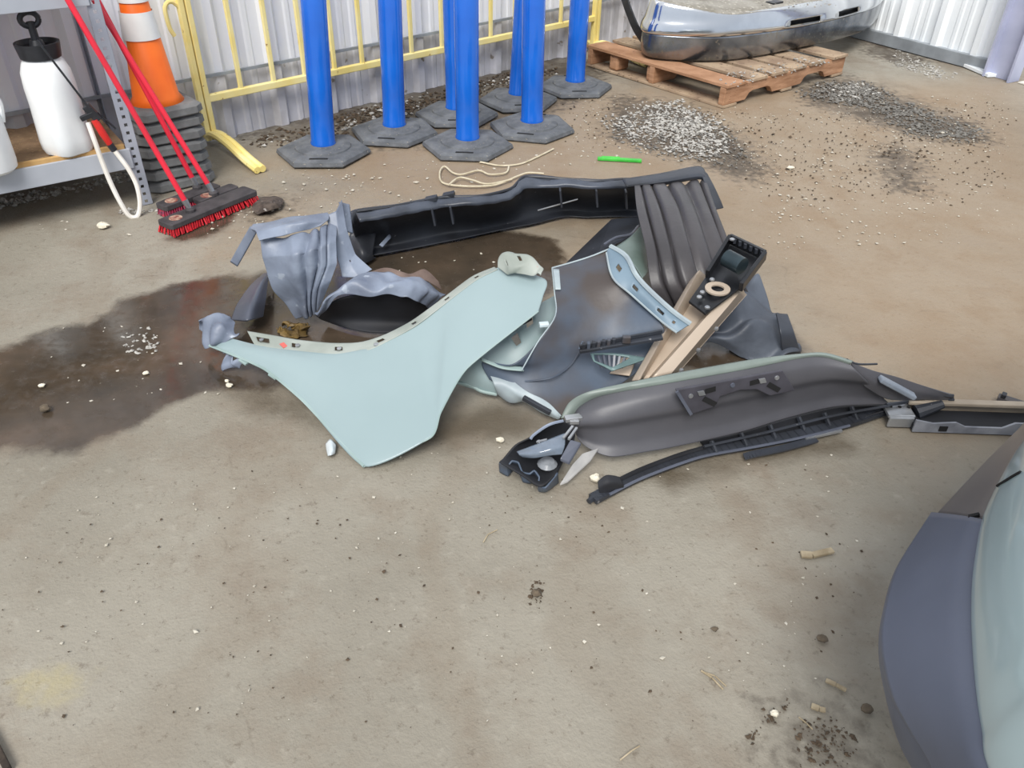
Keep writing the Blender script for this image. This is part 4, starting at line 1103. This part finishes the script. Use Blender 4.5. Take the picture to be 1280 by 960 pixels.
mb = MB(); mb.lathe([(0.022, 0), (0.026, 0.006), (0.018, 0.016), (0.004, 0.02)], 14, P(684, 582, .035)); mb.build('fog_bowl', mat('fog_glass', '#8E9297', '#6A6E74', rough=0.25, scale=20), bm, smooth=True)
tube_obj('corner_rim', curve([P(663, 549, .092), P(668, 543, .1), P(686, 531, .118), P(704, 526, .122)], 14), 0.004, m_liner, bm, 6)
for a_, b_ in (((704, 548, .12), (716, 533, .125)), ((711, 549, .125), (721, 535, .125)), ((671, 553, .1), (684, 550, .11)), ((673, 551, .1), (677, 558, .1))):
    mb = MB(); mb.bar(P(*a_), P(*b_), 0.006, 0.006); mb.build('strut', m_silver, bm)
mb = MB(); mb.bar(P(706, 524, .125), P(727, 521, .125), 0.02, 0.012); mb.bar(P(712, 527, .12), P(724, 527, .12), 0.012, 0.012); mb.build('corner_clip', m_silver, bm, bevel=0.002)

# ------------------------------------------------------------------ metal support bar by the car
sb = thing('bumper_support', 'black and silver bumper support bar on the floor beside the car', 'support bar', P(1200, 545))
A0, A1 = P(1140, 540, 0.0), P(1290, 545, 0.0)
A1 = A0 + (A1 - A0).normalized() * 0.62
ux = (A1 - A0).normalized(); uy = Vector((-ux.y, ux.x, 0))
L_ = (A1 - A0).length
def sbp(s, w, z): return A0 + ux * s + uy * w + Z3 * z
mb = MB(); mb.box(sbp(L_ / 2, 0.075, 0.05), (L_, 0.022, 0.012), (ux, uy, Z3)); mb.box(sbp(L_ / 2, 0.083, 0.025), (L_, 0.006, 0.05), (ux, uy, Z3)); mb.build('top_rail', mat('dusty_rail', '#A79B8A', '#8E8374', rough=0.6, scale=10), sb, bevel=0.003)
mb = MB(); mb.box(sbp(L_ / 2, 0.04, 0.012), (L_, 0.07, 0.02), (ux, uy, Z3)); mb.build('channel', m_inside, sb)
prof = [(0, 0), (L_, 0), (L_, .028), (.36, .028), (.33, .04), (.27, .04), (.24, .022), (.14, .022), (.11, .036), (.05, .03), (0, .04)]
mb = MB(); mb.prism([sbp(s, 0.0, z + 0.001) for s, z in prof], uy * 0.006); mb.build('front_face', mat('scuffed_grey', '#6B6E76', '#8C8F96', rough=0.45, scale=18), sb)
mb = MB(); mb.box(sbp(-0.03, 0.05, 0.034), (0.075, 0.06, 0.012), (ux, uy, Z3)); mb.box(sbp(-0.03, 0.02, 0.018), (0.07, 0.008, 0.035), (ux, uy, Z3)); mb.build('end_bracket', m_silver, sb, bevel=0.004)
mb = MB(); mb.tube([sbp(0.02, 0.05, 0.03), sbp(0.09, 0.06, 0.055)], [0.022, 0.012], 10); mb.build('end_boss', m_black_pl, sb, smooth=True)
for s in (-0.05, -0.025, 0.0):
    mb = MB(); mb.lathe([(0.005, 0), (0.005, 0.002)], 8, sbp(s, 0.06, 0.0402)); mb.build('bolt_hole', m_hole, sb)
mb = MB(); mb.box(sbp(0.08, -0.001, 0.016), (0.022, 0.004, 0.016), (ux, uy, Z3)); mb.build('square_hole', m_hole, sb)
# loose black pipe at the right edge
pe = thing('plastic_pipe', 'short black plastic pipe on the floor at the right edge', 'pipe', P(1275, 508))
tube_obj('pipe', [P(1247, 497, .016), P(1300, 514, .016)], 0.014, m_liner_d, pe, 10)
mb = MB(); mb.bar(P(1252, 493, .032), P(1258, 495, .032), 0.02, 0.012); mb.build('clip', m_black_pl, pe, bevel=0.002)
# ------------------------------------------------------------------ parked car in the foreground
m_clad = mat('cladding_grey', '#5A6070', '#525867', rough=0.5, scale=3, bump=0.02, bscale=150)
m_arch = mat('arch_trim', '#6B6663', '#5B5757', rough=0.4, scale=4)
m_body = mat('car_paint', '#A2B4B6', '#9CAEB0', rough=0.3, scale=1.5, coat=0.8)
car = thing('parked_car', 'pale green parked car with dark grey bumper cladding in the right foreground', 'car', P(1180, 800, 0.0))
sil = [(1300, 516), (1280, 534), (1225, 587), (1168, 645), (1122, 714), (1104, 775), (1102, 815), (1116, 870), (1142, 915), (1172, 960)]
bnd = [(1310, 520), (1272, 565), (1248, 605), (1228, 650), (1217, 710), (1214, 760), (1216, 815), (1221, 870), (1228, 915), (1236, 960)]
ZS, ZB = 0.40, 0.53
S = [P(x, y, ZS) for x, y in sil]; Bd = [P(x, y, ZB + 0.04 * (1 - i / 9)) for i, (x, y) in enumerate(bnd)]
# carry the car on beyond the frame: along its far side, and across its nose behind the photographer's right
sideS = [Vector((2.9, 1.56, ZS)), Vector((2.2, 1.56, ZS)), Vector((1.6, 1.5, ZS)), Vector((1.25, 1.38, ZS))]
sideB = [Vector((2.9, 1.54, .57)), Vector((2.2, 1.53, .57)), Vector((1.55, 1.42, .57)), Vector((1.15, 1.24, .57))]
noseS = [Vector((0.565, 0.4, ZS)), Vector((0.57, 0.25, ZS)), Vector((0.575, 0.05, ZS)), Vector((0.6, -0.2, ZS)), Vector((0.72, -0.45, ZS)), Vector((1.05, -0.65, ZS))]
noseB = [Vector((0.542, 0.36, ZB)), Vector((0.538, 0.22, ZB)), Vector((0.545, 0.03, ZB)), Vector((0.58, -0.2, ZB)), Vector((0.71, -0.43, ZB)), Vector((1.04, -0.61, ZB))]
AS, AB = sideS + S + noseS, sideB + Bd + noseB
cen = Vector((1.6, 0.45, 0))
def sh(L, z, d):
    o = []
    for p in L:
        q = Vector((cen.x - p.x, cen.y - p.y, 0)).normalized()
        o.append(tuple(Vector((p.x, p.y, 0)) + q * d + Z3 * (z + p.z)))
    return o
def between(t, z, bulge=0.0):
    return [tuple(Vector((a.x + (b.x - a.x) * t, a.y + (b.y - a.y) * t, a.z + (b.z - a.z) * t)) - Vector((cen.x - a.x, cen.y - a.y, 0)).normalized() * bulge) for a, b in zip(AS, AB)]
K = 8                                     # the arch trim ends at this contour point
clad = [sh(AS, -0.2, 0.12), sh(AS, -0.12, 0.05), sh(AS, -0.04, 0.012), sh(AS, 0.0, 0.0), between(0.14, 0, 0.012), between(0.22, 0, 0.013), between(0.5, 0, 0.012), between(0.85, 0, 0.006), between(1.0, 0, -0.004)]
patch('bumper_cladding', [r[K - 1:] for r in clad], m_clad, car, nu=70, nv=44, world_pts=True, thick=0.006)
patch('wheel_arch_trim', [[tuple(Vector(q) + (cen - Vector((q[0], q[1], 0))).normalized() * 0.008) for q in r[:K]] for r in clad], m_arch, car, nu=50, nv=44, world_pts=True, thick=0.006)
bodyr = [sh(AB, -0.012, 0.012), sh(AB, 0.004, 0.002), sh(AB, 0.05, 0.008), sh(AB, 0.12, 0.03), sh(AB, 0.2, 0.08), sh(AB, 0.28, 0.2), sh(AB, 0.34, 0.45), sh(AB, 0.38, 0.75)]
body = patch('body_panel', bodyr, m_body, car, nu=150, nv=50, world_pts=True, thick=0.006)
seam = curve([on_surface(x, y, body, 0.004) for x, y in ((1250, 609), (1260, 603), (1270, 597), (1279, 592))], 14)
tube_obj('panel_gap', seam, 0.0022, m_hole, car, 6)
mb = MB(); mb.bar(P(1211, 646, .535), P(1224, 643, .545), 0.006, 0.004); mb.build('trim_gap', m_hole, car)
# ------------------------------------------------------------------ grit, gravel and small litter
def stones(name, polys, count, smin, smax, m, label, seed, falloff=0.0, lift=0.0):
    g = np.random.default_rng(seed)
    V, F = [], []
    octa = np.array([[1, 0, 0], [-1, 0, 0], [0, 1, 0], [0, -1, 0], [0, 0, 1], [0, 0, -1]], float)
    tri = [(0, 2, 4), (2, 1, 4), (1, 3, 4), (3, 0, 4), (2, 0, 5), (1, 2, 5), (3, 1, 5), (0, 3, 5)]
    areas = []
    polyw = []
    for q in polys:
        w = np.array([tuple(P(*p))[:2] for p in q]); polyw.append(w)
        areas.append(0.5 * abs(np.dot(w[:, 0], np.roll(w[:, 1], 1)) - np.dot(w[:, 1], np.roll(w[:, 0], 1))))
    areas = np.array(areas) / sum(areas)
    for q, w, a in zip(polys, polyw, areas):
        n = int(count * a); k = 0
        lo, hi = w.min(0), w.max(0)
        while k < n:
            X = g.uniform(lo[0], hi[0], 400); Y = g.uniform(lo[1], hi[1], 400)
            d = sdf(q, X, Y)
            dens = 0.5 + 0.5 * np.sin(X * 5.1 + 1.7 * np.sin(Y * 3.7)) * np.sin(Y * 6.3 + X * 2.1)
            ok = (d < 0) & (g.uniform(0, 1, 400) < np.clip(-d / 0.12, 0.15, 1) * (0.35 + 0.65 * dens))
            for x, y in zip(X[ok], Y[ok]):
                if k >= n: break
                s = smin + (smax - smin) * g.uniform() ** 2.5
                sc = s * np.array([g.uniform(.7, 1.4), g.uniform(.6, 1.1), g.uniform(.35, .7)])
                an = g.uniform(0, 6.28); c, s_ = math.cos(an), math.sin(an)
                v = (octa + g.normal(0, 0.16, octa.shape)) * sc
                v = np.stack([v[:, 0] * c - v[:, 1] * s_ + x, v[:, 0] * s_ + v[:, 1] * c + y, v[:, 2] + sc[2] * 0.6 - 0.002 + lift], 1)
                b0 = len(V); V.extend(v.tolist()); F.extend([(a_ + b0, b_ + b0, c_ + b0) for a_, b_, c_ in tri]); k += 1
    o = mesh_obj(name, V, F, m, origin=(0, 0, 0))
    return tag(o, label, 'gravel', kind='stuff')

m_gr_l = mat('pale_gravel', '#BDBAB3', '#8C8983', rough=0.85, scale=40)
m_gr_d = mat('dark_gravel', '#807D77', '#56534E', rough=0.85, scale=40)
m_gr_w = mat('white_chips', '#C9C4B7', '#ADA696', rough=0.8, scale=30)
m_gr_b = mat('brown_crumbs', '#5A4B3B', '#3E3429', rough=0.95, scale=30)
stones('gravel', [[(748, 150), (790, 128), (850, 122), (905, 150), (925, 185), (890, 205), (830, 196), (775, 182)]], 1300, 0.005, 0.014, m_gr_l, 'pale grey gravel spilled in front of the pallet', 1)
stones('gravel', [[(748, 155), (800, 132), (860, 130), (925, 165), (945, 205), (900, 215), (830, 200), (775, 186)]], 900, 0.004, 0.013, m_gr_d, 'grey gravel mixed into the spill in front of the pallet', 21)
stones('gravel', [[(985, 118), (1030, 100), (1085, 100), (1130, 125), (1115, 140), (1060, 135)], [(1075, 130), (1140, 128), (1240, 165), (1220, 182), (1130, 170)]], 1900, 0.005, 0.014, m_gr_d, 'dark grey gravel spilled to the right of the pallet', 2)
stones('gravel', [[(1010, 108), (1075, 100), (1110, 122), (1050, 128)], [(800, 140), (880, 150), (900, 190), (830, 190)], [(1120, 60), (1200, 92), (1180, 104), (1110, 80)]], 900, 0.004, 0.013, m_gr_l, 'loose pale chips among the dark gravel', 3)
stones('gravel', [[(700, 110), (1000, 135), (1270, 110), (1275, 300), (960, 330), (905, 215), (700, 200)]], 1000, 0.003, 0.008, m_gr_w, 'white crumbs scattered over the back floor', 4)
stones('gravel', [[(700, 120), (1000, 140), (1270, 120), (1275, 260), (960, 260), (905, 200), (700, 190)]], 1300, 0.002, 0.009, m_gr_b, 'dark soil crumbs scattered over the back floor', 5)
stones('gravel', [[(0, 262), (0, 246), (125, 222), (160, 214), (172, 224), (130, 234)], [(150, 262), (200, 262), (200, 268), (150, 268)]], 380, 0.005, 0.014, m_gr_l, 'pale gravel along the foot of the storage rack', 6)
stones('gravel', [[(290, 176), (480, 128), (690, 78), (700, 92), (560, 130), (420, 172), (330, 186)]], 900, 0.006, 0.018, m_gr_b, 'dark rubble along the foot of the ribbed wall', 7)
stones('gravel', [[(290, 176), (480, 128), (690, 78), (700, 96), (560, 136), (420, 178), (330, 190)]], 160, 0.006, 0.02, m_gr_l, 'pale rubble along the foot of the ribbed wall', 8)
stones('gravel', [[(0, 290), (300, 300), (560, 250), (560, 230), (330, 210), (200, 300), (0, 260)], [(330, 210), (760, 180), (740, 210), (560, 250), (450, 250)]], 170, 0.003, 0.011, m_gr_w, 'white crumbs on the floor around the cord and brooms', 9)
stones('gravel', [[(60, 400), (240, 390), (300, 500), (160, 540), (20, 520)], [(480, 320), (640, 300), (640, 340), (500, 350)]], 36, 0.003, 0.007, m_gr_w, 'white crumbs lying in the wet stain', 10)
stones('gravel', [[(150, 413), (190, 405), (200, 440), (160, 445)]], 50, 0.004, 0.009, m_gr_l, 'little heap of grit in the wet stain', 11)
stones('gravel', [[(560, 495), (720, 560), (1100, 560), (1100, 940), (380, 900), (300, 540), (450, 600)], [(0, 600), (400, 600), (400, 940), (0, 940)]], 150, 0.0015, 0.0055, m_gr_w, 'tiny white crumbs on the front floor', 12)
stones('gravel', [[(560, 495), (720, 560), (1100, 560), (1100, 950), (380, 900), (300, 540), (450, 600)], [(0, 580), (400, 580), (400, 950), (0, 950)]], 260, 0.0012, 0.0045, m_gr_b, 'tiny dark crumbs on the front floor', 13)
stones('gravel', [[(990, 905), (1040, 890), (1075, 925), (1065, 958), (1000, 958)], [(660, 725), (680, 725), (680, 760), (662, 762)], [(930, 920), (985, 870), (990, 880), (940, 935)]], 200, 0.0015, 0.006, m_gr_b, 'dark clumps of dirt near the car', 14)

stones('gravel', [[(915, 110, .132), (1045, 78, .132), (1010, 70, .132), (890, 92, .132)]], 150, 0.004, 0.012, m_gr_l, 'pale crumbs lying on the pallet boards', 31, lift=0.131)
stones('gravel', [[(880, 12, .41), (1050, 10, .41), (1050, -8, .41), (880, -8, .41)]], 120, 0.004, 0.012, m_gr_l, 'crumbs lying on the dusty step pad', 32, lift=0.412)
m_twig = mat('dry_twig', '#B7A98F', '#8F8168', rough=0.9, scale=30)
m_paper = mat('pale_scrap', '#E2DCCB', '#C9C0AA', rough=0.8, scale=20)
def twig(px, label, w=0.009, h=0.006):
    t_ = thing('wood_splinter', label, 'splinter', P(*px[0]), 'pale splinters on the front floor')
    mb = MB()
    for i, (a_, b_) in enumerate(zip(px[:-1], px[1:])): mb.bar(P(*a_, h / 2 + 0.001), P(*b_, h / 2 + 0.001), w * (1 - 0.15 * i), h)
    mb.build('stick', m_twig, t_, bevel=0.0015)
    return t_
twig([(1001, 693), (1015, 694), (1041, 688)], 'flat pale wood chip left of the car', 0.018, 0.008)
twig([(1032, 850), (1045, 856), (1058, 863)], 'short pale splinter near the car bumper tip', 0.009)
twig([(1014, 882), (1024, 886), (1032, 888)], 'small pale splinter below the short one by the car', 0.012)
twig([(876, 838), (890, 847), (904, 862)], 'forked thin twig on the open front floor', 0.004, 0.004)
twig([(879, 840), (894, 845), (908, 858)], 'thin twig lying against the forked twig', 0.0035, 0.003)
twig([(604, 678), (610, 668), (622, 662)], 'curled pale fibre on the floor under the bumper', 0.003, 0.003)
twig([(998, 896), (1008, 904), (1016, 912)], 'thin grey twig by the dirt clumps', 0.003, 0.003)
twig([(775, 950), (790, 938), (800, 932)], 'thin twig near the bottom edge of the floor', 0.003, 0.003)
t_ = thing('bark_strip', 'dark brown bark strip at the bottom left edge of the floor', 'bark', P(2, 945))
mb = MB(); mb.bar(P(-14, 915, .008), P(10, 962, .008), 0.012, 0.012); mb.build('bark', mat('bark', '#4A4036', '#2E2721', rough=0.95, scale=40, bump=0.3), t_, bevel=0.002)
def lump_obj(name, px, r, m, label, cat, sq=0.5, seed=0, z=0.0):
    g = np.random.default_rng(seed); mb = MB(); c = P(*px); n = 9
    rings = []
    v = []; f = []
    for i in range(5):
        th = math.pi * (i + 0.35) / 5.4
        for j in range(n):
            a_ = 2 * math.pi * j / n; q = r * g.uniform(0.75, 1.2)
            v.append(c + Vector((math.cos(a_) * math.sin(th) * q, math.sin(a_) * math.sin(th) * q * 0.8, (math.cos(th) + 0.95) * r * sq * g.uniform(.85, 1.1) + 0.001 + z)))
    f = [(i * n + j, (i + 1) * n + j, (i + 1) * n + (j + 1) % n, i * n + (j + 1) % n) for i in range(4) for j in range(n)] + [tuple(range(n)), tuple(4 * n + j for j in range(n - 1, -1, -1))]
    mb.add(v, f); o = mb.build(name, m, smooth=True); return tag(o, label, cat)
m_dirt = mat('dirt_clod', '#6A5E4E', '#4A4136', rough=0.95, scale=40, bump=0.3)
m_rag = mat('dark_rag', '#5B5048', '#3D3530', rough=0.95, scale=40, bump=0.3, speck='#A19C98', speck_scale=60, speck_at=0.66)
lump_obj('pale_stone', (968, 894), 0.009, m_paper, 'white pebble among twigs left of the car', 'pebble', 0.6, 1)
lump_obj('dirt_clod', (1027, 801), 0.012, m_dirt, 'dark dirt clod on the floor left of the car cladding', 'dirt clod', 0.5, 2)
lump_obj('dirt_clod', (1083, 888), 0.012, m_dirt, 'dark dirt clod close below the car cladding', 'dirt clod', 0.5, 3)
lump_obj('dirt_clod', (670, 745), 0.012, m_dirt, 'dark clod standing alone on the middle of the front floor', 'dirt clod', 0.8, 4)
lump_obj('dirt_clod', (893, 788), 0.008, m_dirt, 'small brown clod above the forked twig', 'dirt clod', 0.5, 14)
lump_obj('pale_stone', (130, 285), 0.026, m_paper, 'large cream stone in front of the storage rack', 'stone', 0.45, 5)
lump_obj('pale_stone', (287, 484), 0.01, m_paper, 'white pebble below the torn fender tip', 'pebble', 0.7, 6)
lump_obj('pale_stone', (284, 478), 0.007, m_paper, 'smaller white pebble touching the one below the fender tip', 'pebble', 0.7, 7)
lump_obj('pale_stone', (53, 484), 0.010, m_paper, 'white pebble in the left part of the wet stain', 'pebble', 0.6, 8)
lump_obj('pale_stone', (58, 514), 0.016, m_dirt, 'brown stone in the left part of the wet stain', 'stone', 0.6, 9)
lump_obj('pale_stone', (183, 468), 0.010, m_paper, 'long cream pebble in the middle of the wet stain', 'pebble', 0.5, 10)
lump_obj('pale_stone', (625, 552), 0.011, m_paper, 'cream stone left of the crushed bumper corner', 'stone', 0.6, 11)
lump_obj('pale_stone', (744, 602), 0.014, m_paper, 'white stone beside the end of the lower lip', 'stone', 0.8, 12)
lump_obj('pale_stone', (988, 211), 0.018, m_paper, 'flat cream stone on the brown floor behind the pile', 'stone', 0.35, 13)
t_ = thing('rag', 'dark dirty rag on the floor beside the brooms', 'rag', P(333, 258))
patch('cloth', [[(314, 256, .008), (325, 249, .02), (340, 246, .025), (352, 248, .01)], [(316, 262, .015), (328, 256, .035), (342, 253, .04), (354, 256, .012)], [(322, 268, .006), (332, 264, .02), (344, 261, .02), (352, 261, .008)]], m_rag, t_, nu=26, nv=14, rough=0.008, rs=60, seed=41)
t_ = thing('leaf_litter', 'crumpled yellow brown leaves in the wet stain behind the fender', 'leaves', P(362, 412))
m_leaf = mat('wet_leaf', '#7C6434', '#53411F', rough=0.6, scale=25)
for i, (x, y) in enumerate(((352, 414), (363, 407), (371, 415), (362, 418), (376, 409))):
    patch('leaf', [[(x - 11, y - 1, .004), (x - 3, y - 5, .010 + .003 * i), (x + 8, y - 4, .006)], [(x - 8, y + 3, .006), (x + 1, y + 1, .014 + .003 * i), (x + 13, y + 3, .004)], [(x - 2, y + 5, .004), (x + 3, y + 5, .008), (x + 6, y + 4, .004)]], m_leaf, t_, nu=12, nv=8, thick=0.001, rough=0.014, rs=110, seed=50 + i, tu=0.15)
t_ = thing('lens_shard', 'clear plastic lens shard beside the lower edge of the fender', 'plastic shard', P(413, 560))
m_clear = mat('clear_plastic', '#E3EAEC', '#CFD8DC', rough=0.15, scale=12, coat=0.5)
patch('shard', [[(407, 555, .004), (413, 549, .02), (420, 556, .012)], [(408, 563, .004), (414, 560, .025), (419, 565, .01)], [(410, 570, .003), (414, 569, .012), (417, 568, .004)]], m_clear, t_, nu=8, nv=8, thick=0.002)
t_ = thing('lens_shard', 'thin curved clear shard behind the fender edge shard', 'plastic shard', P(415, 540))
patch('shard', [[(410, 528, .02), (420, 533, .02)], [(414, 540, .015), (424, 543, .012)], [(421, 548, .004), (428, 550, .004)]], m_clear, t_, nu=5, nv=8, thick=0.002)
# flat rusty bit under the blue posts
lump_obj('rust_flake', (413, 150), 0.02, mat('rust', '#8A4A2C', '#5C3220', rough=0.9, scale=30), 'rusty flake by the wall behind the leftmost blue post', 'metal flake', 0.6, 15)
